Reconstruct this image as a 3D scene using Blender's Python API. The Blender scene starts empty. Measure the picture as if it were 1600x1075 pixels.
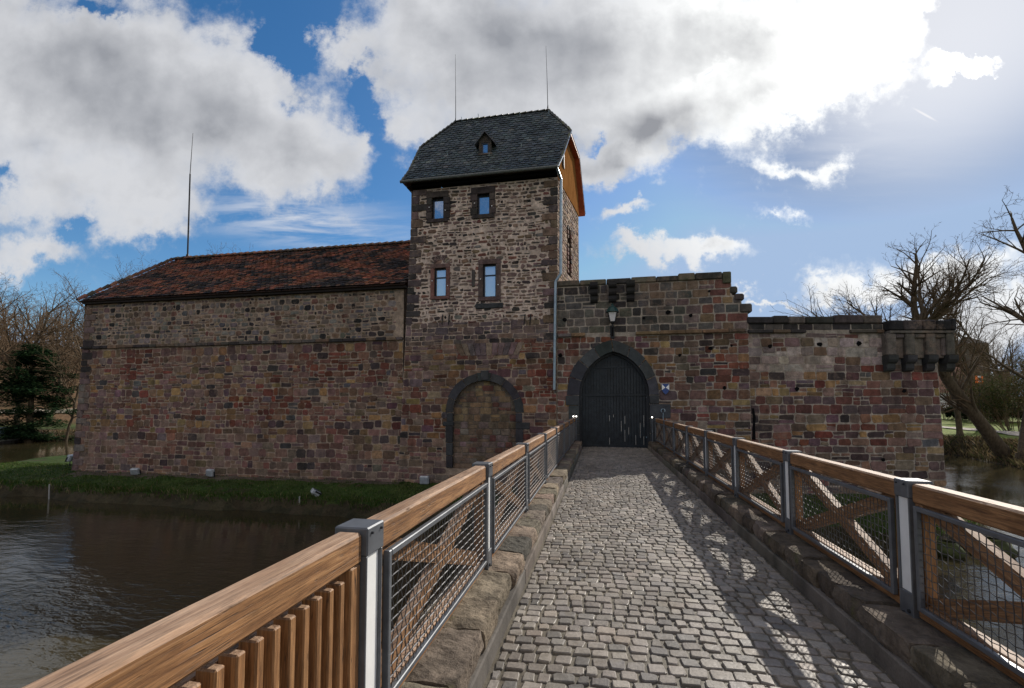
import bpy, math, random
from mathutils import Vector, Matrix, noise
from mathutils.geometry import tessellate_polygon

random.seed(7)
R = random.random
def U(a, b): return a + (b - a) * R()
def lerp(a, b, t): return a + (b - a) * t
def sstep(a, b, x):
    t = max(0.0, min(1.0, (x - a) / (b - a))); return t * t * (3 - 2 * t)
scene = bpy.context.scene
COL = scene.collection

# ------------------------------------------------------------------ camera
EYE = Vector((0, 0, 1.65)); F = 715.0; YAW = math.radians(10.92); PIT = math.radians(3.04); PX, PY = 800.0, 594.0
F0 = Vector((-math.sin(YAW), math.cos(YAW), 0)); RT = Vector((math.cos(YAW), math.sin(YAW), 0))
FW = F0 * math.cos(PIT) + Vector((0, 0, math.sin(PIT))); UP = -F0 * math.sin(PIT) + Vector((0, 0, math.cos(PIT)))
def ray(px, py): return FW + RT * ((px - PX) / F) + UP * ((PY - py) / F)
def on_y(px, py, Y): r = ray(px, py); return EYE + r * ((Y - EYE.y) / r.y)
def on_z(px, py, z): r = ray(px, py); return EYE + r * ((z - EYE.z) / r.z)
def on_d(px, py, d): return EYE + ray(px, py) * d

cam = bpy.data.cameras.new('camera'); co = bpy.data.objects.new('camera', cam); COL.objects.link(co)
co.location = EYE
co.rotation_euler = (math.pi / 2 + PIT, 0, YAW)
cam.sensor_width = 36; cam.lens = F / 1600 * 36; cam.shift_y = (PY - 537.5) / 1600
cam.clip_start = 0.05; cam.clip_end = 6000
scene.camera = co

# ------------------------------------------------------------------ objects
def tag(o, label=None, cat=None, group=None, kind=None):
    if label: o['label'] = label
    if cat: o['category'] = cat
    if group: o['group'] = group
    if kind: o['kind'] = kind
    return o
def empty(name, loc, label, cat, group=None, rz=0):
    o = bpy.data.objects.new(name, None); COL.objects.link(o); o.location = loc; o.rotation_euler = (0, 0, rz)
    o.empty_display_size = .2
    return tag(o, label, cat, group)
def copy_tree(o, parent=None):
    c = o.copy(); COL.objects.link(c); c.parent = parent
    for ch in list(o.children): copy_tree(ch, c)
    return c

class MB:
    """collects faces and links them as one mesh object"""
    def __init__(s): s.v = []; s.f = []; s.c = []; s.m = []
    def face(s, pts, col=(1, 1, 1), m=0):
        i = len(s.v); s.v.extend(pts); s.f.append(tuple(range(i, i + len(pts)))); s.c.append(col); s.m.append(m)
    def add(s, vs, fs, col=(1, 1, 1), m=0):
        i = len(s.v); s.v.extend(vs)
        for f in fs: s.f.append(tuple(k + i for k in f)); s.c.append(col); s.m.append(m)
    def box(s, a, b, col=(1, 1, 1), m=0, bev=0.0, fr=None):
        x0, y0, z0 = a; x1, y1, z1 = b
        T = fr or (lambda x, y, z: Vector((x, y, z)))
        if bev <= 0:
            vs = [T(x, y, z) for z in (z0, z1) for y in (y0, y1) for x in (x0, x1)]
            s.add(vs, [(0, 2, 3, 1), (4, 5, 7, 6), (0, 1, 5, 4), (2, 6, 7, 3), (0, 4, 6, 2), (1, 3, 7, 5)], col, m); return
        # chamfered box
        P = {}
        vs = []
        for ix, (x, sx) in enumerate(((x0, 1), (x1, -1))):
            for iy, (y, sy) in enumerate(((y0, 1), (y1, -1))):
                for iz, (z, sz) in enumerate(((z0, 1), (z1, -1))):
                    for ax in range(3):
                        p = [x + sx * bev, y + sy * bev, z + sz * bev]; p[ax] = (x, y, z)[ax]
                        P[(ix, iy, iz, ax)] = len(vs); vs.append(T(*p))
        fs = []
        for ax in range(3):
            o1, o2 = [(1, 2), (0, 2), (0, 1)][ax]
            for sd in (0, 1):
                q = []
                for c1, c2 in ((0, 0), (0, 1), (1, 1), (1, 0)):
                    k = [0, 0, 0]; k[ax] = sd; k[o1] = c1; k[o2] = c2; q.append(P[(*k, ax)])
                fs.append(tuple(q))
            for c1 in (0, 1):
                for c2 in (0, 1):
                    k0 = [0, 0, 0]; k1 = [0, 0, 0]
                    k0[ax] = 0; k1[ax] = 1; k0[o1] = k1[o1] = c1; k0[o2] = k1[o2] = c2
                    fs.append((P[(*k0, o1)], P[(*k1, o1)], P[(*k1, o2)], P[(*k0, o2)]))
        for ix in (0, 1):
            for iy in (0, 1):
                for iz in (0, 1): fs.append(tuple(P[(ix, iy, iz, a)] for a in range(3)))
        s.add(vs, fs, col, m)
    def tube(s, p, q, r0, r1, n=5, col=(1, 1, 1), cap=False, m=0):
        d = q - p
        if d.length < 1e-6: return
        d.normalize(); a = d.orthogonal().normalized(); b = d.cross(a)
        vs = []
        for c, r in ((p, r0), (q, r1)):
            for k in range(n):
                t = 2 * math.pi * k / n; vs.append(c + (a * math.cos(t) + b * math.sin(t)) * r)
        fs = [(k, (k + 1) % n, n + (k + 1) % n, n + k) for k in range(n)]
        if cap: fs += [tuple(range(n)), tuple(range(n, 2 * n))]
        s.add(vs, fs, col, m)
    def pipe(s, pts, r, n=8, col=(1, 1, 1), m=0):
        for a, b in zip(pts, pts[1:]): s.tube(a, b, r, r, n, col, True, m)
    def lathe(s, c, prof, n=10, col=(1, 1, 1), m=0):
        vs = []
        for r, z in prof:
            for k in range(n):
                t = 2 * math.pi * (k + .5) / n; vs.append(c + Vector((r * math.cos(t), r * math.sin(t), z)))
        fs = []
        for j in range(len(prof) - 1):
            for k in range(n): fs.append((j * n + k, j * n + (k + 1) % n, (j + 1) * n + (k + 1) % n, (j + 1) * n + k))
        fs += [tuple(range(n))[::-1], tuple(range((len(prof) - 1) * n, len(prof) * n))]
        s.add(vs, fs, col, m)
    def sheet(s, loops, M, col=(1, 1, 1), m=0):
        """flat polygon with holes; loops in (u, v); M maps (u, v, h) to the world"""
        L = [[Vector((u, v, 0)) for u, v in lp] for lp in loops]
        flat = [p for lp in L for p in lp]
        s.add([M(p.x, p.y, 0) for p in flat], [tuple(t) for t in tessellate_polygon(L)], col, m)
    def rim(s, loop, M, h0, h1, col=(1, 1, 1), m=0):
        n = len(loop)
        for i in range(n):
            (a, b), (c, d) = loop[i], loop[(i + 1) % n]
            s.face([M(a, b, h0), M(c, d, h0), M(c, d, h1), M(a, b, h1)], col, m)
    def build(s, name, mats, parent=None, smooth=False, local=False):
        me = bpy.data.meshes.new(name)
        off = Vector(parent.location) if (parent and not local) else Vector((0, 0, 0))
        pp = parent.parent if parent else None
        if pp is not None and not local: off = off + Vector(pp.location)
        me.from_pydata([tuple(Vector(p) - off) for p in s.v], [], s.f)
        if not isinstance(mats, (list, tuple)): mats = [mats]
        for m in mats: me.materials.append(m)
        at = me.color_attributes.new('Col', 'FLOAT_COLOR', 'CORNER')
        buf = []
        for poly, c in zip(me.polygons, s.c): buf.extend((c[0], c[1], c[2], 1.0) * poly.loop_total)
        at.data.foreach_set('color', buf)
        me.polygons.foreach_set('material_index', s.m)
        if smooth: me.polygons.foreach_set('use_smooth', [True] * len(s.f))
        me.update()
        o = bpy.data.objects.new(name, me); COL.objects.link(o)
        if parent: o.parent = parent
        return o

# ------------------------------------------------------------------ materials
class G:
    """small helper to write node trees"""
    def __init__(s, tree): s.t = tree; s.L = tree.links
    def n(s, typ, **kw):
        nd = s.t.nodes.new(typ)
        for k, v in kw.items(): setattr(nd, k, v)
        return nd
    def put(s, sock, val):
        if isinstance(val, bpy.types.NodeSocket): s.L.new(val, sock)
        else: sock.default_value = val
    def math(s, op, a, b=0.0, c=0.0, clamp=False):
        nd = s.n('ShaderNodeMath', operation=op, use_clamp=clamp)
        for i, x in enumerate((a, b, c)): s.put(nd.inputs[i], x)
        return nd.outputs[0]
    def vec(s, op, a, b=None, scale=None):
        nd = s.n('ShaderNodeVectorMath', operation=op)
        s.put(nd.inputs[0], a)
        if b is not None: s.put(nd.inputs[1], b)
        if scale is not None: s.put(nd.inputs[3], scale)
        return nd.outputs['Value'] if op in ('DOT_PRODUCT', 'LENGTH') else nd.outputs[0]
    def noise(s, vec, scale, detail=5, rough=.55, dist=0, col=False):
        nd = s.n('ShaderNodeTexNoise')
        if vec is not None: s.put(nd.inputs['Vector'], vec)
        nd.inputs['Scale'].default_value = scale; nd.inputs['Detail'].default_value = detail
        nd.inputs['Roughness'].default_value = rough; nd.inputs['Distortion'].default_value = dist
        return nd.outputs['Color'] if col else nd.outputs['Fac']
    def map(s, vec, loc=(0, 0, 0), rot=(0, 0, 0), sc=(1, 1, 1), typ='POINT'):
        nd = s.n('ShaderNodeMapping', vector_type=typ); s.put(nd.inputs[0], vec)
        nd.inputs[1].default_value = loc; nd.inputs[2].default_value = rot; nd.inputs[3].default_value = sc
        return nd.outputs[0]
    def ramp(s, fac, stops):
        nd = s.n('ShaderNodeValToRGB'); s.put(nd.inputs[0], fac); e = nd.color_ramp.elements
        while len(e) < len(stops): e.new(.5)
        for el, (p, c) in zip(e, stops):
            el.position = p; el.color = (*c, 1) if isinstance(c, (tuple, list)) else (c, c, c, 1)
        return nd.outputs[0]
    def mix(s, fac, a, b, mode='MIX'):
        nd = s.n('ShaderNodeMix', data_type='RGBA', blend_type=mode)
        s.put(nd.inputs[0], fac)
        for i, x in ((6, a), (7, b)): s.put(nd.inputs[i], (*x, 1) if isinstance(x, tuple) and len(x) == 3 else x)
        return nd.outputs[2]
    def range(s, x, a, b, c, d):
        nd = s.n('ShaderNodeMapRange', interpolation_type='SMOOTHSTEP'); s.put(nd.inputs[0], x)
        for i, q in enumerate((a, b, c, d)): nd.inputs[i + 1].default_value = q
        return nd.outputs[0]
    def bump(s, h, strength, dist):
        nd = s.n('ShaderNodeBump'); s.put(nd.inputs['Height'], h)
        nd.inputs['Strength'].default_value = strength; nd.inputs['Distance'].default_value = dist
        return nd.outputs[0]

WLEV = -2.35
def new_mat(name, rough=.8, spec=.5, metal=0):
    m = bpy.data.materials.new(name); m.use_nodes = True
    g = G(m.node_tree); b = m.node_tree.nodes['Principled BSDF']
    b.inputs['Roughness'].default_value = rough; b.inputs['Specular IOR Level'].default_value = spec; b.inputs['Metallic'].default_value = metal
    tc = g.n('ShaderNodeTexCoord'); g.obj = tc.outputs['Object']; g.b = b
    geo = g.n('ShaderNodeNewGeometry'); g.pos = geo.outputs['Position']
    return m, g
def attr(g):
    nd = g.n('ShaderNodeAttribute'); nd.attribute_name = 'Col'; return nd.outputs['Color']

def stone_mat(name, s1=2.2, s2=28, lo=.62, hi=1.3, bump=.5, dist=.012, rough=.92, streak=.35, spec=.3, smear=None, moss=0):
    m, g = new_mat(name, rough, spec)
    a = attr(g)
    n1 = g.noise(g.pos, s1, 8, .65); n2 = g.noise(g.pos, s2, 6, .7)
    c = g.mix(1.0, a, g.ramp(n1, [(.28, lo), (.5, .95), (.72, hi)]), 'MULTIPLY')
    c = g.mix(1.0, c, g.ramp(n2, [(.25, .7), (.6, 1.1), (.8, 1.3)]), 'MULTIPLY')
    st = g.noise(g.map(g.pos, sc=(1.6, 1.6, .25)), 1.2, 6, .6)
    c = g.mix(streak, c, g.mix(1.0, c, g.ramp(st, [(.38, .3), (.55, 1.05)]), 'MULTIPLY'))
    if smear:
        big = g.noise(g.map(g.pos, loc=(3, 1, 5)), .45, 4, .55); fine = g.noise(g.map(g.pos, loc=(1, 9, 2)), 4.5, 9, .72)
        mk = g.range(g.math('ADD', fine, g.math('MULTIPLY', g.math('SUBTRACT', big, .5), .8)), .54, .73, 0, .55)
        c = g.mix(mk, c, g.mix(1.0, smear, g.ramp(n2, [(.3, .75), (.7, 1.2)]), 'MULTIPLY'))
    if moss:
        mk = g.range(g.noise(g.map(g.pos, loc=(5, 5, 5)), 3.2, 8, .68), .58, .70, 0, moss)
        c = g.mix(mk, c, (.075, .082, .018))
    g.put(g.b.inputs['Base Color'], c)
    h = g.math('ADD', g.math('MULTIPLY', g.noise(g.pos, 9, 6, .6), 1.0), g.math('MULTIPLY', n2, .6))
    g.put(g.b.inputs['Normal'], g.bump(h, bump, dist))
    return m
M_STONE = stone_mat('sandstone', 5, 26, .5, 1.45, .8, .02, smear=(.21, .15, .115))
M_DARK = stone_mat('dark_basalt', 3, 30, .6, 1.3, .5, .01, .85, .2)
M_KERB = stone_mat('weathered_coping', 6, 34, .42, 1.5, 1.0, .03, .92, .4, moss=.6)
M_CONC = stone_mat('concrete', 2.5, 60, .6, 1.25, .35, .006, .9, .6, moss=.25)
M_TILE = stone_mat('clay_tile', 1.8, 40, .6, 1.35, .35, .006, .85, .2)
M_SLATE = stone_mat('slate', 2.0, 30, .7, 1.3, .25, .004, .55, .15, .5)

def cobble_mat():
    m, g = new_mat('cobble', .5, .5)
    a = attr(g)
    n1 = g.noise(g.pos, 1.1, 6, .6); n2 = g.noise(g.pos, 55, 6, .7); n3 = g.noise(g.pos, 14, 4, .6)
    c = g.mix(1.0, a, g.ramp(n1, [(.3, .7), (.5, 1.0), (.7, 1.25)]), 'MULTIPLY')
    c = g.mix(1.0, c, g.ramp(n2, [(.25, .6), (.6, 1.1), (.8, 1.35)]), 'MULTIPLY')
    mk = g.range(g.noise(g.pos, 5, 8, .7), .54, .66, 0, .55)
    c = g.mix(mk, c, (.125, .105, .075))
    mk2 = g.range(g.noise(g.map(g.pos, loc=(4, 2, 0)), .9, 6, .65), .48, .66, 0, .5)
    c = g.mix(mk2, c, g.mix(1.0, c, (.62, .58, .52), 'MULTIPLY'))
    g.put(g.b.inputs['Base Color'], c)
    g.put(g.b.inputs['Roughness'], g.range(n3, .3, .7, .40, .66))
    g.put(g.b.inputs['Normal'], g.bump(g.math('ADD', n3, g.math('MULTIPLY', n2, .45)), .55, .008))
    return m
M_COB = cobble_mat()

def wood_mat(name, axis, pale=0.0, rot=0.0):
    m, g = new_mat(name, .62, .4)
    sc = {'Y': (1, .045, 1), 'Z': (1, 1, .045)}[axis]
    v = g.obj
    if rot: v = g.map(v, rot=(rot, 0, 0))
    v = g.map(v, sc=sc)
    n1 = g.noise(v, 42, 10, .72, .9); n2 = g.noise(g.map(v, sc=(1, 1, 1)), 190, 5, .7, .2); n3 = g.noise(g.obj, 1.7, 5, .6)
    c = g.ramp(n1, [(.28, (.070, .027, .009)), (.45, (.20, .090, .030)), (.6, (.32, .160, .060)), (.78, (.42, .245, .11))])
    grey = g.ramp(n1, [(.3, (.13, .075, .045)), (.5, (.33, .215, .14)), (.72, (.50, .36, .255))])
    nz = g.n('ShaderNodeNewGeometry'); sp = g.n('ShaderNodeSeparateXYZ'); g.L.new(nz.outputs['True Normal'], sp.inputs[0])
    up = g.range(sp.outputs[2], .5, .9, pale, .92)
    c = g.mix(g.math('MULTIPLY', up, g.range(n3, .25, .6, .55, 1.0)), c, grey)
    c = g.mix(1.0, c, g.ramp(n2, [(.32, .45), (.5, 1.0), (.7, 1.3)]), 'MULTIPLY')
    c = g.mix(1.0, c, g.ramp(n3, [(.3, .72), (.55, 1.0), (.75, 1.15)]), 'MULTIPLY')
    g.put(g.b.inputs['Base Color'], c)
    ck = g.noise(g.map(v, loc=(3, 1, 2), sc=(1, .5, 1)), 38, 3, .5, .3)
    ckm = g.math('MULTIPLY', g.range(g.math('ABSOLUTE', g.math('SUBTRACT', ck, .5)), .0, .016, 1, 0), g.range(g.noise(g.obj, 5, 4, .6), .48, .6, 0, .85))
    c = g.mix(ckm, c, (.025, .014, .008))
    g.put(g.b.inputs['Base Color'], c)
    g.put(g.b.inputs['Normal'], g.bump(g.math('SUBTRACT', g.math('ADD', n1, g.math('MULTIPLY', n2, .5)), g.math('MULTIPLY', ckm, 1.5)), .55, .004))
    return m
M_WY = wood_mat('rail_timber', 'Y', .1); M_WZ = wood_mat('upright_timber', 'Z', .1)
M_WD = wood_mat('brace_timber', 'Y', .25, math.radians(-22)); M_WD2 = wood_mat('brace_timber_crossing', 'Y', .25, math.radians(22))
def boards_mat():
    m, g = new_mat('gable_boarding', 1.0, .0)
    n1 = g.noise(g.map(g.pos, sc=(5, 5, .35)), 4, 6, .6)
    g.put(g.b.inputs['Base Color'], g.ramp(n1, [(.3, (.13, .050, .016)), (.55, (.25, .115, .040)), (.75, (.33, .17, .065))]))
    g.put(g.b.inputs['Normal'], g.bump(n1, .4, .01))
    return m
M_BOARD = boards_mat()
def plain(name, col, rough=.6, metal=0, spec=.5, var=.25, sc=12, bump=.0, emit=None):
    m, g = new_mat(name, rough, spec, metal)
    n1 = g.noise(g.obj, sc, 5, .6)
    g.put(g.b.inputs['Base Color'], g.mix(1.0, col, g.ramp(n1, [(.3, 1 - var), (.7, 1 + var)]), 'MULTIPLY'))
    if bump: g.put(g.b.inputs['Normal'], g.bump(n1, bump, .01))
    if emit: g.b.inputs['Emission Color'].default_value = (*emit[0], 1); g.b.inputs['Emission Strength'].default_value = emit[1]
    return m
M_STEEL = plain('painted_steel', (.115, .125, .14), .42, .3, .5, .25, 9, .05)
M_WIRE = plain('crimped_wire', (.10, .10, .105), .42, .6, .5, .3, 30)
M_STRIP = plain('white_diffuser', (.74, .75, .74), .35, 0, .5, .05, 14)
M_BOLT = plain('bolt_steel', (.03, .032, .036), .45, .6)
M_ZINC = plain('zinc_pipe', (.23, .30, .36), .4, .6, .5, .25, 5)
M_DOOR = plain('tarred_oak', (.015, .020, .025), .6, 0, .4, .45, 6, .2)
M_GAPLIGHT = plain('gap_light_paint', (.34, .33, .31), .7, 0, .3, .3, 30)  # pale colour standing for daylight through the door boards
M_IRON = plain('wrought_iron', (.012, .013, .016), .5, .4)
M_COPPER = plain('green_lantern_roof', (.012, .045, .042), .45, .3)
M_MILK = plain('milk_glass', (.62, .6, .62), .3, 0, .5, .1, 8)
M_FRAME = plain('window_frame_paint', (.012, .018, .035), .4, 0, .5, .2)
M_BLACK = plain('black_void', (.004, .004, .005), .9, 0, .1)
M_ALU = plain('floodlight_housing', (.40, .44, .48), .42, .3, .5, .2, 8)
M_BLUE = plain('enamel_blue', (.012, .045, .20), .35); M_WHITE = plain('enamel_white', (.78, .78, .8), .35)
M_LAMP = plain('small_lamp', (.9, .9, .85), .3, emit=((1, .95, .85), 5.0))
M_PLASTER = plain('white_render', (.66, .67, .68), .85, 0, .3, .15, .6)
M_BRICKROOF = plain('red_roof', (.22, .125, .09), .85, 0, .3, .4, 1.2)
M_FARSTONE = plain('far_stone', (.12, .095, .075), .9, 0, .3, .3, .8)
M_GREYROOF = plain('grey_roof', (.06, .055, .055), .8, 0, .3, .3, 1.2)
M_ORANGE = plain('orange_board', (.85, .17, .02), .5)
M_STAKE = plain('pale_stake', (.32, .32, .31), .7)
M_REDSOFFIT = plain('red_barge_board', (.30, .055, .018), .6, 0, .4, .35, 6)
def glass_mat(name, tint, refl):
    m, g = new_mat(name, .3, .5)
    g.b.inputs['Base Color'].default_value = (*tint, 1)
    gl = g.n('ShaderNodeBsdfGlossy'); gl.inputs['Roughness'].default_value = .04; gl.inputs['Color'].default_value = (.9, .95, 1, 1)
    g.put(gl.inputs['Normal'], g.bump(g.noise(g.obj, 2.2, 2), .06, .05))
    mx = g.n('ShaderNodeMixShader'); mx.inputs[0].default_value = refl
    g.L.new(g.b.outputs[0], mx.inputs[1]); g.L.new(gl.outputs[0], mx.inputs[2])
    g.L.new(mx.outputs[0], m.node_tree.nodes['Material Output'].inputs[0])
    return m
M_GLASS = glass_mat('window_glass', (.02, .035, .06), .42)
M_GLASSW = glass_mat('whitish_window_glass', (.5, .52, .55), .35)  # panes with a whitish base colour under the gloss

def bark_mat(name, a, b):
    m, g = new_mat(name, .9, .2)
    n1 = g.noise(g.map(g.obj, sc=(1, 1, .3)), 9, 6, .65)
    g.put(g.b.inputs['Base Color'], g.ramp(n1, [(.3, a), (.7, b)]))
    g.put(g.b.inputs['Normal'], g.bump(n1, .7, .03))
    return m
M_BARK = bark_mat('bark', (.036, .027, .018), (.125, .095, .060))
M_TWIG = bark_mat('twig_bark', (.070, .046, .028), (.17, .115, .068))
def leaf_mat():
    m, g = new_mat('leaf', .95, .05)
    a = attr(g); n1 = g.noise(g.pos, 1.1, 4)
    g.put(g.b.inputs['Base Color'], g.mix(1.0, a, g.ramp(n1, [(.3, .6), (.7, 1.4)]), 'MULTIPLY'))
    g.b.inputs['Transmission Weight'].default_value = 0
    tr = g.n('ShaderNodeBsdfTranslucent'); g.L.new(a, tr.inputs[0])
    mx = g.n('ShaderNodeMixShader'); mx.inputs[0].default_value = .3
    g.L.new(g.b.outputs[0], mx.inputs[1]); g.L.new(tr.outputs[0], mx.inputs[2])
    g.L.new(mx.outputs[0], m.node_tree.nodes['Material Output'].inputs[0])
    return m
M_LEAF = leaf_mat()
def ground_mat():
    m, g = new_mat('turf', .95, .15)
    a = attr(g); n1 = g.noise(g.pos, 1.6, 8, .65); n2 = g.noise(g.pos, 14, 6, .7)
    c = g.mix(1.0, a, g.ramp(n1, [(.3, .55), (.5, 1.0), (.72, 1.35)]), 'MULTIPLY')
    c = g.mix(1.0, c, g.ramp(n2, [(.3, .55), (.7, 1.4)]), 'MULTIPLY')
    g.put(g.b.inputs['Base Color'], c)
    g.put(g.b.inputs['Normal'], g.bump(g.math('ADD', n1, g.math('MULTIPLY', n2, .6)), .8, .08))
    return m
M_TURF = ground_mat()
def water_mat():
    m, g = new_mat('moat_water', .045, .5)
    g.b.inputs['IOR'].default_value = 1.42
    n0 = g.noise(g.pos, .12, 3)
    g.put(g.b.inputs['Base Color'], g.ramp(n0, [(.3, (.026, .022, .011)), (.7, (.046, .038, .019))]))
    v1 = g.map(g.pos, rot=(0, 0, .5), sc=(1.0, 2.6, 1))
    w1 = g.noise(v1, 1.5, 3, .5, .4); w2 = g.noise(g.map(g.pos, rot=(0, 0, -.3), sc=(1, 1.7, 1)), 6.5, 3, .55)
    amt = g.range(g.noise(g.pos, .16, 3), .38, .68, .12, .55)
    w3 = g.noise(g.map(g.pos, rot=(0, 0, .9), sc=(1, 1.6, 1)), 17, 2, .5)
    zc_ = on_z(20, 960, WLEV)
    gr = g.n('ShaderNodeTexGradient', gradient_type='QUADRATIC_SPHERE'); g.put(gr.inputs[0], g.map(g.pos, (zc_.x, zc_.y, WLEV), (0, 0, .5), (7.5, 5, 9), 'TEXTURE'))
    amt = g.math('MULTIPLY_ADD', gr.outputs[1], 2.6, amt)
    h = g.math('ADD', g.math('ADD', g.math('MULTIPLY', w1, .9), g.math('MULTIPLY', w2, .28)), g.math('MULTIPLY', w3, .09))
    g.put(g.b.inputs['Normal'], g.bump(g.math('MULTIPLY', h, amt), .5, .06))
    return m
M_WATER = water_mat()

# ------------------------------------------------------------------ masonry
MAUVE = (.160, .112, .108); RED = (.140, .062, .050); OCHRE = (.215, .148, .082); DARK = (.045, .04, .04); PALE = (.33, .275, .235)
BLUEG = (.105, .11, .12); BROWN = (.155, .106, .074); GREY = (.17, .15, .135); BLACK = (.022, .021, .022)
def vary_grey(c, a=.2):
    k = U(1 - a, 1 + a); return tuple(x * k * U(.985, 1.015) for x in c)
def vary(c, a=.22):
    k = U(1 - a, 1 + a); return tuple(max(.004, x * k * U(1 - a * .3, 1 + a * .3)) for x in c)
def pick(w):
    t = R() * sum(x for x, _ in w)
    for x, c in w:
        t -= x
        if t <= 0: return c
    return w[-1][1]
def nz(u, v, s=.25, o=0.0): return noise.noise(Vector((u * s, o + 3.7, v * s * 1.4)))

def stone(mb, M, ua, ub, va, vb, h, col, jit=.012, rnd=.22, m=0, ins_=.014):
    w, hh = ub - ua, vb - va
    c = min(w, hh) * rnd
    P = [(ua + c, va), (ub - c, va), (ub, va + c), (ub, vb - c), (ub - c, vb), (ua + c, vb), (ua, vb - c), (ua, va + c)]
    P = [(u + U(-jit, jit), v + U(-jit, jit)) for u, v in P]
    cu, cv = (ua + ub) / 2, (va + vb) / 2
    ins = min(ins_, .12 * min(w, hh)); tx, ty = U(-.25, .25) * h / w, U(-.25, .25) * h / hh
    rings = []
    for k, (f, hz) in enumerate(((0, -.012), (.35, h * .55), (1.5, h))):
        ring = []
        for u, v in P:
            du, dv = u - cu, v - cv; L = math.hypot(du, dv) or 1
            u2, v2 = u - du / L * ins * f, v - dv / L * ins * f
            ring.append(M(u2, v2, hz + ((u2 - cu) * tx + (v2 - cv) * ty if k == 2 else 0)))
        rings.append(ring)
    vs = rings[0] + rings[1] + rings[2]
    fs = [(r * 8 + i, r * 8 + (i + 1) % 8, r * 8 + 8 + (i + 1) % 8, r * 8 + 8 + i) for r in (0, 1) for i in range(8)] + [tuple(range(16, 24))]
    mb.add(vs, fs, col, m)

def masonry(mb, M, ulo, uhi, v0, v1, rowh, wid, gap, prot, colf, ok, jit=.012, rnd=.2, split=.12, wave=.02, vtop=None, ins_=.014):
    v = v0; ro = R() * 50
    while v < v1 - .03:
        h = U(*rowh)
        if v1 - (v + h) < rowh[0] * .6: h = v1 - v
        a, b = ulo(v + h / 2), uhi(v + h / 2)
        u = a; first = True
        while u < b - .02:
            w = U(*wid) * (1 if not first else U(.5, 1)); first = False
            if b - (u + w) < wid[0] * .55: w = b - u
            dv = wave * noise.noise(Vector((u * .9, v * .05, ro)))
            cells = [(u, u + w, v, v + h)]
            if R() < split and h > .16:
                k = U(.38, .62)
                cells = [(u, u + w, v, v + h * k), (u, u + w, v + h * k, v + h)]
                if R() < .5 and w > .2:
                    q = u + w * U(.35, .65); cells = [(u, u + w, v, v + h * k), (u, q, v + h * k, v + h), (q, u + w, v + h * k, v + h)]
            for ua, ub, va, vb in cells:
                va += dv; vb += dv
                g = gap * U(.6, 1.4) / 2
                ua2, ub2, va2, vb2 = ua + g, ub - g, va + g, vb - g
                if vtop is not None and vb2 > vtop((ua + ub) / 2): vb2 = vtop((ua + ub) / 2) - .01
                if ub2 - ua2 < .03 or vb2 - va2 < .03: continue
                if ok and not ok(ua2, ub2, va2, vb2): continue
                stone(mb, M, ua2, ub2, va2, vb2, U(*prot), colf((ua + ub) / 2, (va + vb) / 2), jit, rnd, 0, ins_)
            u += w
        v += h

def rect_out(boxes):
    def ok(a, b, c, d):
        for x0, x1, z0, z1 in boxes:
            if a < x1 and b > x0 and c < z1 and d > z0: return False
        return True
    return ok
def plane(Y): return lambda u, v, h: Vector((u, Y - h, v))
def arch(x0, x1, zs, za, n=8, pointed=True, z0=0.0):
    """outline from the left foot over the crown to the right foot"""
    c = (x0 + x1) / 2; w = (x1 - x0) / 2; r = za - zs; pts = [(x0, z0)]
    if pointed:
        Rr = (w * w + r * r) / (2 * w)
        a1 = math.asin(min(1, r / Rr))
        for i in range(n + 1): t = a1 * i / n; pts.append((x0 + Rr - Rr * math.cos(t), zs + Rr * math.sin(t)))
        for i in range(n - 1, -1, -1): t = a1 * i / n; pts.append((x1 - Rr + Rr * math.cos(t), zs + Rr * math.sin(t)))
    else:
        for i in range(2 * n + 1): t = math.pi * i / (2 * n); pts.append((c - w * math.cos(t), zs + r * math.sin(t)))
    pts.append((x1, z0)); return pts
def in_poly(p, poly):
    x, y = p; c = False; n = len(poly)
    for i in range(n):
        (x1, y1), (x2, y2) = poly[i], poly[(i + 1) % n]
        if (y1 > y) != (y2 > y) and x < (x2 - x1) * (y - y1) / (y2 - y1) + x1: c = not c
    return c
def poly_out(polys):
    def ok(a, b, c, d):
        pts = [(a, c), (b, c), (a, d), (b, d), ((a + b) / 2, (c + d) / 2), ((a + b) / 2, c), ((a + b) / 2, d), (a, (c + d) / 2), (b, (c + d) / 2)]
        return not any(in_poly(p, q) for q in polys for p in pts)
    return ok
def surround(mb, M, inner, outer, h0, h1, n_block, colf, gap=.012, jit=.02):
    """dressed blocks between two outlines with the same number of points"""
    N = len(inner); cuts = sorted(set([0, N - 1] + [round(i * (N - 1) / n_block) for i in range(1, n_block)]))
    for a, b in zip(cuts, cuts[1:]):
        h = U(h1 * .8, h1); col = colf(); ex = U(-jit, jit * 1.5)
        idx = list(range(a, b + 1)); I = [Vector(inner[i]) for i in idx]; O = [Vector(outer[i]) for i in idx]
        O = [i + (o - i) * (1 + ex) for i, o in zip(I, O)]
        for Lp in (I, O):
            if len(Lp) > 1:
                d = (Lp[1] - Lp[0]); Lp[0] = Lp[0] + d.normalized() * min(gap, d.length * .3)
                d = (Lp[-2] - Lp[-1]); Lp[-1] = Lp[-1] + d.normalized() * min(gap, d.length * .3)
        n = len(I)
        vs = [M(*p, h) for p in I] + [M(*p, h) for p in O] + [M(*p, h0) for p in I] + [M(*p, h0) for p in O]
        fs = [(i, i + 1, n + i + 1, n + i) for i in range(n - 1)]
        fs += [(i, i + 1, 2 * n + i + 1, 2 * n + i) for i in range(n - 1)] + [(n + i, n + i + 1, 3 * n + i + 1, 3 * n + i) for i in range(n - 1)]
        fs += [(0, n, 3 * n, 2 * n), (n - 1, 2 * n - 1, 4 * n - 1, 3 * n - 1)]
        mb.add(vs, fs, col)

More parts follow.
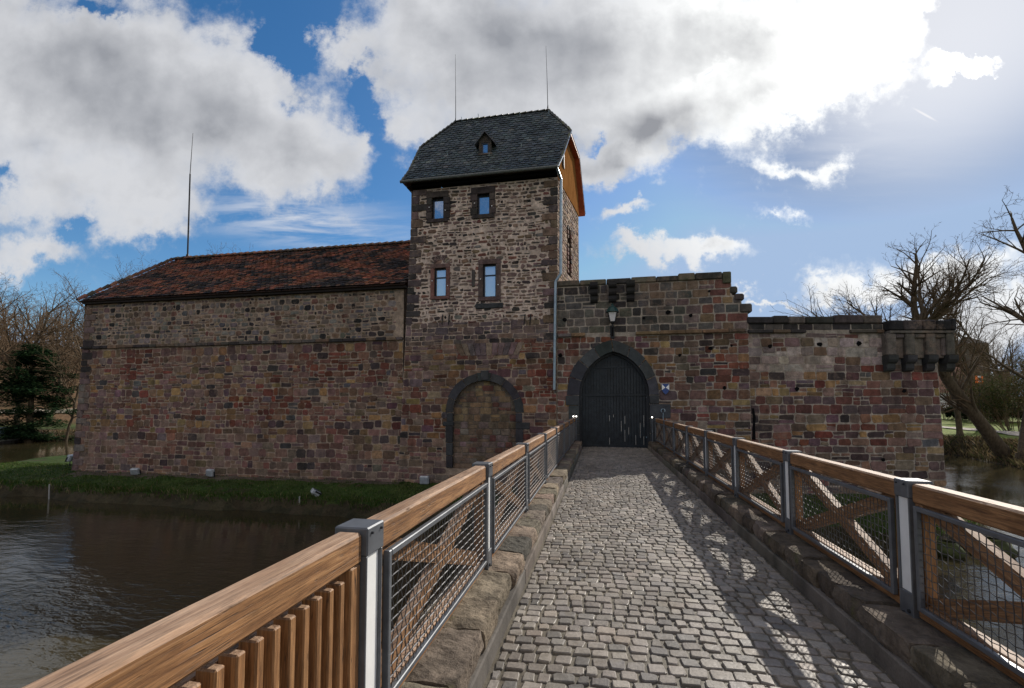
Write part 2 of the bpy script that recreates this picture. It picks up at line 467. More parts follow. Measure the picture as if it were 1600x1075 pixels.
Y0 = 18.0
BASE = -1.6
FP = plane(Y0)

# ---------------------------------------------------------------- colour of the stones by area (stone kinds, as built)
WARM = [(2.6, (.158, .112, .098)), (2.2, (.150, .102, .076)), (2.0, (.225, .155, .092)), (1.7, (.112, .074, .078)), (1.5, (.138, .064, .052)), (.9, (.165, .128, .112)), (.5, (.105, .095, .10)), (.45, (.25, .195, .145))]
def blend_col(u, v, warm=0.0, dark=0.0):
    if R() < .06 + dark: return vary(pick([(2, (.062, .045, .045)), (1, DARK), (.6, (.075, .065, .065))]), .25)
    if R() < .55: c = pick(WARM)
    else:
        a = 1.25 * nz(u, v, .3) + .6 * nz(u, v, .8, 4) + U(-.38, .38) + warm
        b = 1.1 * nz(u, v, .33, 11) + U(-.4, .4)
        if a > .5: c = (.142, .060, .046)
        elif a > .2: c = (.150, .084, .068)
        elif a > -.2: c = (.158, .110, .094) if b > -.1 else (.125, .085, .088)
        elif a > -.45: c = (.180, .126, .082) if b > 0 else (.155, .108, .088)
        else: c = (.220, .152, .088) if b > 0 else (.14, .108, .090)
    if v < .2: c = tuple(lerp(x, y, .45) for x, y in zip(c, (.172, .128, .110)))
    return vary(sat(c, 1.3), .38)
def sat(c, k):
    m_ = sum(c) / 3; return tuple(max(.01, m_ + (x - m_) * k) for x in c)
def col_hall(u, v):
    n = nz(u, v, .3); n2 = nz(u, v, .45, 9)
    if v > 4.5:
        w = [(3, GREY), (2.2, BROWN), (1.6, (.20, .155, .11)), (1.2, DARK), (.8, MAUVE), (.4, RED), (.5, BLUEG), (.5, BLACK)]
    else: return blend_col(u, v)
    return vary(pick(w), .34)
def col_rubble(u, v):
    n = nz(u, v, .5)
    w = [(2.4, (.165, .11, .10)), (1.8, (.19, .135, .115)), (1.4 + 2 * max(0, n), (.055, .045, .043)), (.7, BLACK), (.9, RED), (1.6, BROWN), (.7, GREY), (.9, (.22, .15, .12))]
    if v > 8.5: w.append((1.6, DARK))
    if v < 7: w.append((1.8, (.20, .145, .13)))
    return vary(pick(w), .25)
def col_tower_low(u, v):
    if v > 4.2: w = [(4, (.125, .095, .098)), (1.4, MAUVE), (1, DARK), (.7, BROWN)]
    else: return blend_col(u, v, .22 if v > 1.2 else 0)
    return vary(pick(w), .3)
def col_gate(u, v):
    if v > 4.5 and u < 3.0: w = [(4, (.088, .083, .076)), (2, (.125, .112, .095)), (1.4, DARK), (.8, BROWN), (.25, RED)]
    elif v > 4.5: w = [(2.5, (.10, .095, .092)), (1.5, BROWN), (1, OCHRE), (1.2, RED), (1.5, MAUVE)]
    else: return blend_col(u, v, -.12, .03)
    return vary(pick(w))
def col_curtain(u, v):
    if v > 4.3: w = [(3, (.10, .092, .082)), (2, DARK), (1, GREY)]
    elif v > 2.85 + .7 * nz(u, v, .5) + U(-.15, .15): w = [(4.5, (.36, .30, .265)), (1.4, (.24, .205, .18)), (1.3, MAUVE), (.7, BROWN), (.3, RED)]
    elif v > 2.0: return blend_col(u, v)
    elif v > 1.2: w = [(3, RED), (3, (.10, .068, .07)), (1, BROWN)]
    else: return blend_col(u, v, -.08, .08)
    return vary(pick(w))
MORT_OLD = (.31, .24, .185); MORT_PALE = (.54, .435, .37); MORT_GREY = (.33, .285, .24)

# ================================================================== HALL
hall = empty('stone_hall', (-16.5, Y0 + 4, BASE), 'long low stone hall with patchy red clay tile roof left of the tower', 'hall')
HX0 = lambda v: lerp(-25.25, -24.85, (v - BASE) / 8.4)
HX1 = -8.15
wm = MB()
front = [(HX0(BASE - .6), BASE - .6), (HX1, BASE - .6), (HX1, 6.72), (HX0(6.72), 6.72)]
wm.sheet([front], FP, MORT_OLD)
bk = [(-25.0, Y0), (-23.6, 26.4), (-8.3, 26.4), (-8.3, Y0 + .05)]
for a, b in zip(bk, bk[1:]):
    wm.face([Vector((a[0], a[1], BASE - .6)), Vector((b[0], b[1], BASE - .6)), Vector((b[0], b[1], 6.72)), Vector((a[0], a[1], 6.72))], MORT_OLD)
okh = rect_out([(-8.45, HX1 + 1, 4.5, 7)])
masonry(wm, FP, HX0, lambda v: HX1, BASE - .1, .6, (.2, .37), (.26, .66), .022, (.003, .016), col_hall, None, .02, .16, .22, .07)
masonry(wm, FP, HX0, lambda v: HX1, .6, 4.32, (.17, .36), (.2, .58), .028, (.004, .026), col_hall, None, .022, .2, .32, .08)
masonry(wm, FP, HX0, lambda v: HX1 - (.0 if v < 4.5 else .15), 4.52, 6.7, (.14, .28), (.16, .44), .046, (.003, .024), col_hall, okh, .024, .26, .28, .06)
# larger corner blocks on the far left edge
v = BASE
k = 0
while v < 6.3:
    h = U(.28, .36); w = .62 if k % 2 else .36; k += 1
    stone(wm, FP, HX0(v + h / 2) - .02, HX0(v + h / 2) + w, v + .01, v + h - .01, .034, vary(pick([(2, MAUVE), (1, DARK), (1, BROWN), (1, GREY)])), .01, .1)
    v += h
wm.build('wall', M_STONE, hall)
cm = MB(); u = HX0(4.4)
while u < HX1 - .05:
    w = min(U(.35, .7), HX1 - u); g = .008
    zt = 4.5 + U(-.012, .012)
    cm.box((u + g, Y0 - .11 - U(0, .02), 4.36 + U(-.01, .01)), (u + w - g, Y0 + .02, zt), vary(pick([(2, DARK), (1.4, (.09, .08, .07)), (1, BROWN)])), 0, .018)
    u += w
cm.build('string_course', M_STONE, hall)
# roof : front, back and left slopes
ev, ez = Y0 - .32, 6.72; rY, rz_ = 22.0, 10.05
A = Vector((-24.98, ev, ez)); B = Vector((-8.0, ev, ez)); C_ = Vector((-8.0, rY, rz_)); D = Vector((-24.35, rY, rz_)); E = Vector((-23.9, 26.7, ez)); Fq = Vector((-8.0, 26.7, ez))
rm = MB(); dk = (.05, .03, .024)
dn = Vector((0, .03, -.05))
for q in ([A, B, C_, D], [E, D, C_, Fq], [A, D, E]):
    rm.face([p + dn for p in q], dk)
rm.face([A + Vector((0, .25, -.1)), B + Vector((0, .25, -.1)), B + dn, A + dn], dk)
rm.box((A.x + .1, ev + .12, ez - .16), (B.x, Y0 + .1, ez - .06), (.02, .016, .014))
def tile_slope(mb, O, a, b, La, Lb, inside, ew, eh, colf, lift=.026, jit=.006, curve=None):
    n = a.cross(b).normalized()
    if n.z < 0: n = -n
    t = 0; r = 0
    while t < Lb:
        s = -ew * (.5 if r % 2 else 0)
        while s < La + ew:
            if inside(s + ew / 2, t + eh / 2):
                g = ew * .04; jl = U(-jit, jit); li = lift * U(.75, 1.35)
                def P(x, y, hgt): return (O + a * x + b * y + n * hgt) if curve is None else curve(x, y, hgt)
                x0, x1 = s + g, s + ew - g
                y0, y1 = t + jl, t + eh * 1.25
                # slightly rounded lower edge
                q = [P(x0, y0 + eh * .12, li), P((x0 + x1) / 2, y0 - eh * .03, li), P(x1, y0 + eh * .12, li), P(x1, y1, .004), P(x0, y1, .004)]
                lo = [P(x0, y0 + eh * .12, li - .02), P((x0 + x1) / 2, y0 - eh * .03, li - .02), P(x1, y0 + eh * .12, li - .02)]
                col = colf(s, t)
                mb.add(q + lo, [(0, 1, 2, 3, 4), (5, 6, 1, 0), (6, 7, 2, 1)], col)
            s += ew
        t += eh; r += 1
def col_tile(s, t):
    n = noise.noise(Vector((s * .55, t * 1.3, 2.0))) + .5 * noise.noise(Vector((s * 1.6, t * 3.2, 5.0)))
    n += U(-.42, .42)
    if t < .7 or s > 15.4: n -= .22
    if n > .16: return vary((.27, .098, .052), .3)
    if n > -.08: return vary((.185, .080, .050), .32)
    if n > -.32: return vary((.105, .066, .048), .35)
    return vary((.036, .031, .029), .35)
a = Vector((1, 0, 0)); b = (D + (A - D) * 0 - Vector((D.x, A.y, A.z))).normalized()
b = Vector((0, rY - ev, rz_ - ez)).normalized(); Lb = math.hypot(rY - ev, rz_ - ez)
dxl = (D.x - A.x) / Lb
tile_slope(rm, A, a, b, 17.0, Lb, lambda s, t: s > dxl * t and s < 16.98, .23, .185, col_tile, .045, .012)
rm.build('roof', M_TILE, hall)
roof_o = hall.children[-1]
km = MB()
def ridge_run(mb, p, q, step, r, colf, n=6):
    d = q - p; L = d.length; d.normalize(); k = 0.0
    side = d.cross(Vector((0, 0, 1))).normalized(); up = side.cross(d)
    while k < L:
        c0 = p + d * k; c1 = p + d * min(L, k + step * 1.08)
        rr0, rr1 = r, r * 1.3
        vs = []
        for c, rr, lf in ((c0, rr0, 0), (c1, rr1, .02)):
            for i in range(n + 1):
                t = math.pi * i / n; vs.append(c + side * math.cos(t) * rr + up * (math.sin(t) * rr * .9 + lf))
        m = n + 1
        mb.add(vs, [(i, i + 1, m + i + 1, m + i) for i in range(n)] + [tuple(range(m, 2 * m))], colf())
        k += step
rcol = lambda: vary(pick([(2, (.10, .06, .04)), (1, (.05, .042, .032)), (1, (.16, .07, .045))]), .25)
ridge_run(km, D + Vector((0, 0, -.03)), C_ + Vector((0, 0, -.03)), .42, .15, rcol)
ridge_run(km, A + Vector((0, 0, .0)), D + Vector((0, 0, -.02)), .4, .12, rcol)
km.build('ridge_tile_row', M_TILE, hall)

# ================================================================== TOWER
tower = empty('stone_tower', (-4.9, Y0 + 2, BASE), 'square rubble stone tower with blue grey slate half-hipped roof', 'tower')
TYF = Y0 - .035
TP = plane(TYF)
TX0 = lambda v: lerp(-8.3, -7.78, (v - BASE) / 12.2)
TX1 = lambda v: lerp(-1.72, -1.6, (v - BASE) / 12.2)
TOPZ = 10.78
WINS = []
def win_rect(px0, px1, py0, py1):
    p = on_y(px0, (py0 + py1) / 2, TYF); q = on_y(px1, (py0 + py1) / 2, TYF); t = on_y((px0 + px1) / 2, py0, TYF); bt = on_y((px0 + px1) / 2, py1, TYF)
    return p.x, q.x, bt.z, t.z
WINS = [win_rect(675, 693, 309, 342), win_rect(746, 765, 303, 335), win_rect(679, 697, 419, 463), win_rect(755, 775, 413, 464)]
bax0, bax1 = on_y(708, 640, TYF).x, on_y(806, 640, TYF).x
bz_s, bz_a = 1.32, 2.62
barch = arch(bax0, bax1, bz_s, bz_a, 8, False, -.95)
wm = MB()
outer = [(TX0(BASE - .6), BASE - .6), (TX1(BASE - .6), BASE - .6), (TX1(TOPZ), TOPZ), (TX0(TOPZ), TOPZ)]
holes = [[(x0, z0), (x1, z0), (x1, z1), (x0, z1)] for x0, x1, z0, z1 in WINS] + [barch]
low = [(TX0(BASE - .6), BASE - .6), (TX1(BASE - .6), BASE - .6), (TX1(5.0), 5.0), (TX0(5.0), 5.0)]
hi = [(TX0(5.0), 5.0), (TX1(5.0), 5.0), (TX1(TOPZ), TOPZ), (TX0(TOPZ), TOPZ)]
def band(z0, z1): return [(TX0(z0), z0), (TX1(z0), z0), (TX1(z1), z1), (TX0(z1), z1)]
low = band(BASE - .6, 4.0); hi = band(5.6, TOPZ)
wm.sheet([low, barch], TP, MORT_OLD)
for q in range(4): wm.sheet([band(4.0 + .4 * q, 4.4 + .4 * q)], TP, tuple(lerp(a_, b_, (q + .6) / 4) for a_, b_ in zip(MORT_OLD, MORT_PALE)))
wm.sheet([hi] + holes[:4], TP, MORT_PALE)
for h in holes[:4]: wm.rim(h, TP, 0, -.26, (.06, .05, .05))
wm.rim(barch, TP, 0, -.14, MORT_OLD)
wm.sheet([barch], plane(TYF + .12), (.13, .105, .08))
okw = rect_out(WINS); oka = poly_out([barch])
both = lambda *q: okw(*q) and oka(*q)
masonry(wm, TP, TX0, TX1, BASE - .1, 5.05, (.17, .35), (.24, .64), .026, (.005, .024), col_tower_low, oka, .02, .17, .28, .05)
masonry(wm, TP, lambda v: TX0(v) + .12, lambda v: TX1(v) - .12, 5.0, TOPZ - .02, (.075, .21), (.10, .44), .055, (.003, .03), col_rubble, okw, .026, .3, .3, .10)
# infill of the walled-up arch, all within the opening
inner_ok = lambda a_, b_, c_, d_: all(in_poly(p, [(x * 1.03 - (bax0 + bax1) / 2 * .03, z) for x, z in barch]) for p in ((a_, c_), (b_, c_), (a_, d_), (b_, d_)))
def col_infill(u, v):
    return vary(pick([(2.4, OCHRE), (2, (.17, .125, .08)), (1.4, BROWN), (.6, MAUVE), (.5, RED), (.5, (.10, .08, .06))] if v > .7 else [(2, BROWN), (1.5, (.17, .135, .11)), (1, MAUVE), (.6, RED)]))
masonry(wm, plane(TYF + .12), lambda v: bax0, lambda v: bax1, -.95, 2.6, (.2, .3), (.26, .5), .02, (.006, .02), col_infill, inner_ok, .012, .15, .15, .02)
# quoins
for side in (0, 1):
    v = 5.0 if side == 0 else 4.2; k = side
    while v < TOPZ - .15:
        h = min(U(.22, .4), TOPZ - v); w = U(.5, .72) if k % 2 else U(.26, .36); k += 1
        e = TX0(v + h / 2) if side == 0 else TX1(v + h / 2)
        ua, ub = (e - .012, e + w) if side == 0 else (e - w, e + .012)
        stone(wm, TP, ua, ub, v + .012, v + h - .012, .036, vary(pick([(3, (.085, .068, .068)), (2, DARK), (1.4, MAUVE), (1, BROWN)])), .01, .09)
        v += h
# flat relieving arch above the walled-up arch
p0 = on_y(718, 556, TYF); p1 = on_y(812, 556, TYF); zt = on_y(765, 536, TYF).z; zb = p0.z
N = 11
for i in range(N):
    t0, t1 = i / N, (i + 1) / N
    f = lambda t, top: lerp(p0.x, p1.x, t) + (t - .5) * (.42 if top else -.1)
    q = [(f(t0, 0) + .012, zb), (f(t1, 0) - .012, zb), (f(t1, 1) - .012, zt), (f(t0, 1) + .012, zt)]
    col = vary(pick([(2, MAUVE), (1, (.12, .09, .095)), (1, BROWN), (1, (.22, .17, .13))]))
    hh = U(.03, .042)
    wm.add([TP(*p, hh) for p in q] + [TP(*p, -.01) for p in q], [(0, 1, 2, 3), (0, 1, 5, 4), (1, 2, 6, 5), (2, 3, 7, 6), (3, 0, 4, 7)], col)
# fan of thin stones over the lower left window
fx = (WINS[2][0] + WINS[2][1]) / 2; fz = WINS[2][3] + .16
for i in range(9):
    t = math.radians(35 + 110 * i / 8); d_ = Vector((math.cos(t), math.sin(t))); s_ = Vector((-d_.y, d_.x)) * .028
    a0 = Vector((fx, fz - .12)) + d_ * .3; a1 = Vector((fx, fz - .12)) + d_ * .52
    q = [a0 - s_, a1 - s_ * 1.2, a1 + s_ * 1.2, a0 + s_]
    wm.add([TP(*p, .034) for p in q] + [TP(*p, -.01) for p in q], [(0, 1, 2, 3), (0, 1, 5, 4), (1, 2, 6, 5), (2, 3, 7, 6), (3, 0, 4, 7)], vary(pick([(1, MAUVE), (1, (.2, .15, .12))])))
# side and back walls
RS = Vector((-1.6, TYF, 0)); RB = Vector((-.95, 21.85, 0)); LB = Vector((-7.5, 21.85, 0))
sd = (RB - RS); SL = sd.length; sd.normalize(); sn = Vector((sd.y, -sd.x, 0))
def SP(u, v, h): return Vector((RS.x, RS.y, 0)) + sd * u + sn * h + Vector((lerp(-.1, 0, min(1, (v - BASE) / 12.2)), 0, v))
side_open = arch(1.65, 2.35, 9.2, 9.55, 5, False, 7.3)
wm.sheet([[(0, BASE - .6), (SL, BASE - .6), (SL, TOPZ), (0, TOPZ)], side_open], SP, (.34, .25, .19))
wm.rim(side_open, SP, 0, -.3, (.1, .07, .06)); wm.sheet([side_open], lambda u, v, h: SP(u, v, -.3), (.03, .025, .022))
masonry(wm, SP, lambda v: .03, lambda v: SL - .03, 5.6, TOPZ - .02, (.1, .2), (.14, .38), .04, (.008, .03), lambda u, v: vary(pick([(2, (.26, .18, .13)), (2, (.3, .2, .14)), (1, BROWN), (1, MAUVE)])), poly_out([side_open]), .02, .28, .15, .04)
v = 7.35
while v < 9.4:
    for uu in (1.55, 2.2):
        if R() < .8: stone(wm, SP, uu + U(0, .05), uu + U(.2, .3), v, v + .16, .05, vary(pick([(2, RED), (1, DARK), (1, BROWN)])), .015, .15)
    v += .19
for p, q in ((RB, LB), (LB, Vector((-7.85, TYF, 0)))):
    wm.face([Vector((p.x, p.y, BASE - .6)), Vector((q.x, q.y, BASE - .6)), Vector((q.x, q.y, TOPZ)), Vector((p.x, p.y, TOPZ))], MORT_PALE)
# dark put-log holes and iron ties
wm.build('wall', M_STONE, tower)
# walled-up arch dressings
am = MB()
oi = [(x, z) for x, z in barch]
def offset_arch(x0, x1, zs, za, o, z0, pointed, n=8): return arch(x0 - o, x1 + o, zs, za + o, n, pointed, z0)
surround(am, TP, barch[1:-1], offset_arch(bax0, bax1, bz_s, bz_a, .32, -.95, False)[1:-1], -.13, .05, 7, lambda: vary((.05, .052, .055), .25), .014, .05)
for (xa, xb, za_, zb_) in ((bax0 - .26, bax0, .95, 1.3), (bax0 - .42, bax0 + .02, .78, .95), (bax0 - .3, bax0, .1, .77), (bax0 - .28, bax0, -.42, .08), (bax0 - .27, bax0, -.92, -.44),
                           (bax1, bax1 + .26, .95, 1.3), (bax1, bax1 + .56, .68, .94), (bax1, bax1 + .3, .15, .67)):
    am.box((xa, TYF - .055, za_), (xb, TYF + .1, zb_), vary((.045, .047, .05), .25), 0, .015)
am.box((on_y(752, 585, TYF).x, TYF - .085, 2.64), (on_y(764, 585, TYF).x, TYF, 3.02), (.05, .052, .055), 0, .012)
am.build('blocked_arch', M_DARK, tower)
# windows
def window(parent, x0, x1, z0, z1, rec, scol, sh, glass, transom, sill=True):
    fm = MB(); t = .05
    w = sh
    def bl(a, b): fm.box(a, b, vary(scol(), .15), 0, .014)
    bl((x0 - w, TYF - .05, z1), (x1 + w, TYF + .06, z1 + w * 1.05)) if sill != 'big' else bl((x0 - w * 1.2, TYF - .06, z1), (x1 + w * 1.1, TYF + .06, z1 + w * 1.3))
    k = z0
    segs = 3 if sill == 'big' else 1
    for i in range(segs):
        a_, b_ = lerp(z0, z1, i / segs), lerp(z0, z1, (i + 1) / segs)
        e1, e2 = (U(-.03, .16), U(-.03, .12)) if segs > 1 else (0, 0)
        bl((x0 - w - e1, TYF - .05 - .004 * i, a_ + .006), (x0, TYF + .06, b_ - .003)); bl((x1, TYF - .05 - .004 * i, a_ + .006), (x1 + w + e2, TYF + .06, b_ - .003))
    bl((x0 - w, TYF - .06, z0 - w * .8), (x1 + w, TYF + .06, z0))
    wo = fm.build('window', M_STONE, parent)
    fr = MB(); Yg = TYF + rec
    fr.box((x0, Yg - .03, z0), (x0 + t, Yg + .03, z1)); fr.box((x1 - t, Yg - .03, z0), (x1, Yg + .03, z1))
    fr.box((x0 + t, Yg - .028, z1 - t), (x1 - t, Yg + .028, z1)); fr.box((x0 + t, Yg - .028, z0), (x1 - t, Yg + .028, z0 + t))
    if transom: zt_ = lerp(z0, z1, .68); fr.box((x0 + t, Yg - .026, zt_ - .025), (x1 - t, Yg + .026, zt_ + .025))
    wl = Vector(parent.location)
    f_o = fr.build('frame', M_FRAME, parent); f_o.parent = wo
    gm = MB(); gm.face([Vector((x0, Yg + .01, z0)), Vector((x1, Yg + .01, z0)), Vector((x1, Yg + .01, z1)), Vector((x0, Yg + .01, z1))])
    g_o = gm.build('pane', glass, parent); g_o.parent = wo
    for bx, bz in ((x0 - w * .5, lerp(z0, z1, .55)), (x1 + w * .5, lerp(z0, z1, .35))):
        bolt = MB(); bolt.box((bx - .018, TYF - .075, bz - .018), (bx + .018, TYF - .05, bz + .018)); b_o = bolt.build('fixing', M_WHITE, parent); b_o.parent = wo
dkc = lambda: pick([(2, (.05, .043, .042)), (1, (.075, .06, .058))])
rdc = lambda: pick([(2, (.17, .085, .075)), (1, (.15, .09, .085))])
mvc = lambda: (.115, .08, .078)
window(tower, *WINS[0], .14, dkc, .2, M_GLASS, False, 'big')
window(tower, *WINS[1], .14, dkc, .22, M_GLASS, False, 'big')
window(tower, *WINS[2], .12, rdc, .17, M_GLASSW, True)
window(tower, *WINS[3], .12, mvc, .2, M_GLASSW, True)
# dark apron stone below the lower right window
ap = MB(); x0, x1, z0, z1 = WINS[3]
ap.box((x0 - .32, TYF - .06, z0 - .48), (x1 + .3, TYF, z0 - .26), (.045, .05, .055), 0, .03); ap.build('apron_stone', M_STONE, tower); ap = MB(); ap.box((x0 - .48, TYF - .045, z0 + .45), (x0 - .34, TYF, z0 + 1.15), (.07, .062, .06), 0, .02)
ap.build('upright_stone', M_STONE, tower)
for px in (692, 702, 820, 829):
    p = on_y(px, 500, TYF); tie = MB()
    tie.tube(p + Vector((.02, -.06, .22)), p + Vector((-.03, -.02, -.2)), .028, .02, 6, cap=True); tie.build('iron_tie', M_IRON, tower)
# roof
eL = on_y(627, 282, TYF - .42); eR = on_y(871, 262, TYF - .42); EZ = (eL.z + eR.z) / 2; EY = TYF - .42
KY, KZ = TYF + .12, EZ + .68
HY, HZ = 19.0, 13.0
RYt, RZt = 19.93, 14.45
rl = on_y(712, 192, RYt); rr = on_y(857, 172, RYt); RZt = (rl.z + rr.z) / 2
hl = on_y(657, 232, HY); hr = on_y(892, 203, HY); HZ = (hl.z + hr.z) / 2
BY = 22.35; HYb = 2 * RYt - HY
shift_b = .95
FL = [Vector((eL.x, EY, EZ)), Vector((lerp(eL.x, hl.x, .35), KY, KZ)), Vector((hl.x, HY, HZ)), Vector((rl.x, RYt, RZt))]
FR = [Vector((eR.x, EY, EZ)), Vector((lerp(eR.x, hr.x, .32), KY, KZ)), Vector((hr.x, HY, HZ)), Vector((rr.x, RYt, RZt))]
rear_e = on_y(915, 335, BY); rear_h = on_y(906, 242, HYb)
BR = [Vector((rear_e.x, BY, rear_e.z)), Vector((rear_h.x, HYb, HZ - .15)), Vector((rr.x, RYt, RZt))]
BL = [Vector((eL.x + .5, BY, EZ)), Vector((hl.x + .2, HYb, HZ - .15)), Vector((rl.x, RYt, RZt))]
tm = MB(); sl = (.05, .055, .062)
for i in range(3): tm.face([FL[i], FR[i], FR[i + 1], FL[i + 1]], sl)
for i in range(2): tm.face([BL[i], BL[i + 1], BR[i + 1], BR[i]], sl)
tm.face([FL[0] + Vector((.1, .3, -.12)), Vector((FL[0].x + .12, BY, EZ - .1)), BL[1] + Vector((.12, 0, -.1)), FL[2] + Vector((.12, 0, -.1)), FL[1] + Vector((.12, .05, -.1))], (.1, .06, .04))
tm.face([FL[0] + Vector((.02, .03, -.04)), FR[0] + Vector((-.02, .03, -.04)), Vector((FR[0].x - .02, TYF + .02, EZ - .02)), Vector((FL[0].x + .02, TYF + .02, EZ - .02))], (.03, .025, .022))
tm.face([FR[2], BR[1], FR[3]], sl); tm.face([FL[2], FL[3], BL[1]], sl)
for i in range(3):
    p0, p1, q0, q1 = FL[i], FL[i + 1], FR[i], FR[i + 1]
    Lb = (p1 - p0 - Vector(((p1 - p0).x, 0, 0))).length
    bb = Vector((0, p1.y - p0.y, p1.z - p0.z)).normalized()
    O = Vector((-9, p0.y, p0.z)); xl0, xl1, xr0, xr1 = p0.x + 9, p1.x + 9, q0.x + 9, q1.x + 9
    def ins(s, t, xl0=xl0, xl1=xl1, xr0=xr0, xr1=xr1, Lb=Lb): k = t / Lb; return lerp(xl0, xl1, k) + .04 < s < lerp(xr0, xr1, k) - .04 and t < Lb + .02
    tile_slope(tm, O, Vector((1, 0, 0)), bb, 10, Lb, ins, .25, .17, lambda s, t: vary(pick([(3, (.044, .060, .068)), (2, (.064, .082, .090)), (1.3, (.030, .041, .048)), (.3, (.09, .10, .095))]), .22), .034, .014)
rf = tm.build('roof', M_SLATE, tower)
tr = MB()
moss = lambda: vary(pick([(2, (.055, .06, .055)), (1, (.085, .09, .045))]), .25)
ridge_run(tr, FL[3], FR[3], .28, .07, moss); ridge_run(tr, FL[2], FL[3], .26, .06, moss); ridge_run(tr, FR[2], FR[3], .26, .06, moss)
for e in (FL, FR):
    for i in (0, 1): ridge_run(tr, e[i], e[i + 1], .26, .045, moss)
tr.build('ridge_slate_row', M_SLATE, tower)
# eaves board, gutter
gm = MB()
gm.pipe([FL[0] + Vector((-.02, -.05, -.03)), FR[0] + Vector((.02, -.05, -.03))], .065, 8)
gm.build('gutter', plain('lead_grey_gutter', (.09, .1, .1), .5, .4), tower)
em = MB(); em.box((TX0(TOPZ) + .0, EY + .2, EZ - .16), (TX1(TOPZ) + .0, TYF + .05, EZ - .045)); em.build('eaves_board', M_BLACK, tower)
# right gable: boarding above the side wall, red barge boards under the rear slope
bm_ = MB()
inx = Vector((-.18, 0, 0))
ga = Vector((SP(0, TOPZ, 0).x, TYF, TOPZ - .02)); gb = SP(SL, TOPZ, 0); gb = Vector((gb.x, gb.y, TOPZ - .02))
def gpt(y, z):
    t = (y - TYF) / (RB.y - TYF); return Vector((lerp(ga.x, gb.x, t) + .035, y, z))
gp = [(TYF + .02, TOPZ - .05), (TYF + .1, KZ - .1), (HY, HZ - .05), (HYb, HZ - .2), (RB.y - .1, TOPZ + .6), (RB.y, TOPZ - .05)]
gp3 = [gpt(y, z) for y, z in gp]
nb = 16
for i in range(nb):
    ya, yb = lerp(TYF + .02, RB.y, i / nb) + .006, lerp(TYF + .02, RB.y, (i + 1) / nb) - .006
    def topz(y):
        for (y0, z0), (y1, z1) in zip(gp, gp[1:]):
            if y0 <= y <= y1 and y1 > y0: return lerp(z0, z1, (y - y0) / (y1 - y0))
        return TOPZ
    bot = TOPZ - .05 - .03 * R() - .75 * math.sin(math.pi * (i + .5) / nb) * 0
    q = [gpt(ya, bot), gpt(yb, bot), gpt(yb, max(bot + .05, topz(yb))), gpt(ya, max(bot + .05, topz(ya)))]
    off = Vector((-.06, 0, 0))
    bm_.add(q + [p + off for p in q], [(0, 1, 2, 3), (0, 1, 5, 4), (1, 2, 6, 5), (2, 3, 7, 6), (3, 0, 4, 7)])
bm_.build('gable_boarding', M_BOARD, tower)
sb = MB()
for (p, q) in ((BR[0], BR[1]), (BR[1], FR[2])):
    o1 = Vector((-.02, 0, -.03)); o2 = Vector((-.75, 0, -.05))
    q4 = [p + o1, q + o1, q + o2, p + o2]
    sb.add(q4 + [x + Vector((0, -.02, -.06)) for x in q4], [(0, 1, 2, 3), (4, 5, 6, 7), (0, 1, 5, 4), (1, 2, 6, 5), (2, 3, 7, 6), (3, 0, 4, 7)])
sb.build('barge_board', M_REDSOFFIT, tower)
vm = MB()
for p, q in zip(FR[:3], FR[1:3]): vm.pipe([p + Vector((.03, -.03, -.02)), q + Vector((.03, -.03, -.02))], .03, 6)
c = gpt(18.75, 11.85)
vm.build('verge_trim', M_ZINC, tower)
gw = MB(); gw.box((c.x - .02, c.y - .16, c.z - .3), (c.x + .05, c.y + .16, c.z + .3)); gw.build('gable_hatch', M_FRAME, tower)
# dormer
dc = on_y(758, 230, 18.42); dx, dy, dz = dc.x, 18.42, dc.z
dm = MB(); W2 = .27
dcol = (.05, .045, .042)
dm.box((dx - W2, dy, dz - .28), (dx - .14, dy + .09, dz + .3), dcol); dm.box((dx + .14, dy, dz - .28), (dx + W2, dy + .09, dz + .3), dcol)
dm.box((dx - .139, dy + .001, dz + .2), (dx + .139, dy + .088, dz + .3), dcol); dm.box((dx - W2 - .04, dy - .05, dz - .34), (dx + W2 + .04, dy + .09, dz - .281), (.12, .1, .09))
for s in (-1, 1): dm.face([Vector((dx + s * W2, dy + .05, dz - .3)), Vector((dx + s * W2, dy + 1.0, dz - .3)), Vector((dx + s * W2, dy + 1.0, dz + .3)), Vector((dx + s * W2, dy + .05, dz + .3))], sl)
dm.face([Vector((dx - W2, dy + .02, dz + .3)), Vector((dx + W2, dy + .02, dz + .3)), Vector((dx, dy + .02, dz + .62))], dcol)
d_o = dm.build('dormer', M_STONE, tower)
dr = MB()
for s in (-1, 1):
    e0 = Vector((dx + s * .44, dy - .12, dz + .14)); r0 = Vector((dx, dy - .12, dz + .68)); e1 = e0 + Vector((0, 1.3, .1)); r1 = r0 + Vector((0, 1.5, .1))
    dn = Vector((0, 0, -.055)); q4 = [e0, r0, r1, e1]
    dr.add(q4 + [p + dn for p in q4], [(0, 1, 2, 3), (4, 5, 6, 7), (0, 1, 5, 4), (1, 2, 6, 5), (2, 3, 7, 6), (3, 0, 4, 7)], vary(sl))
o = dr.build('dormer_roof', M_SLATE, tower); o.parent = d_o
dg = MB(); dg.face([Vector((dx - .14, dy + .06, dz - .28)), Vector((dx + .14, dy + .06, dz - .28)), Vector((dx + .14, dy + .06, dz + .2)), Vector((dx - .14, dy + .06, dz + .2))])
o = dg.build('pane', M_GLASS, tower); o.parent = d_o
df = MB()
for q in (((dx - .139, dz - .279), (dx - .1, dz + .199)), ((dx + .1, dz - .279), (dx + .139, dz + .199)), ((dx - .1, dz + .16), (dx + .1, dz + .199)), ((dx - .1, dz - .279), (dx + .1, dz - .24))):
    df.box((q[0][0], dy + .02, q[0][1]), (q[1][0], dy + .058, q[1][1]))
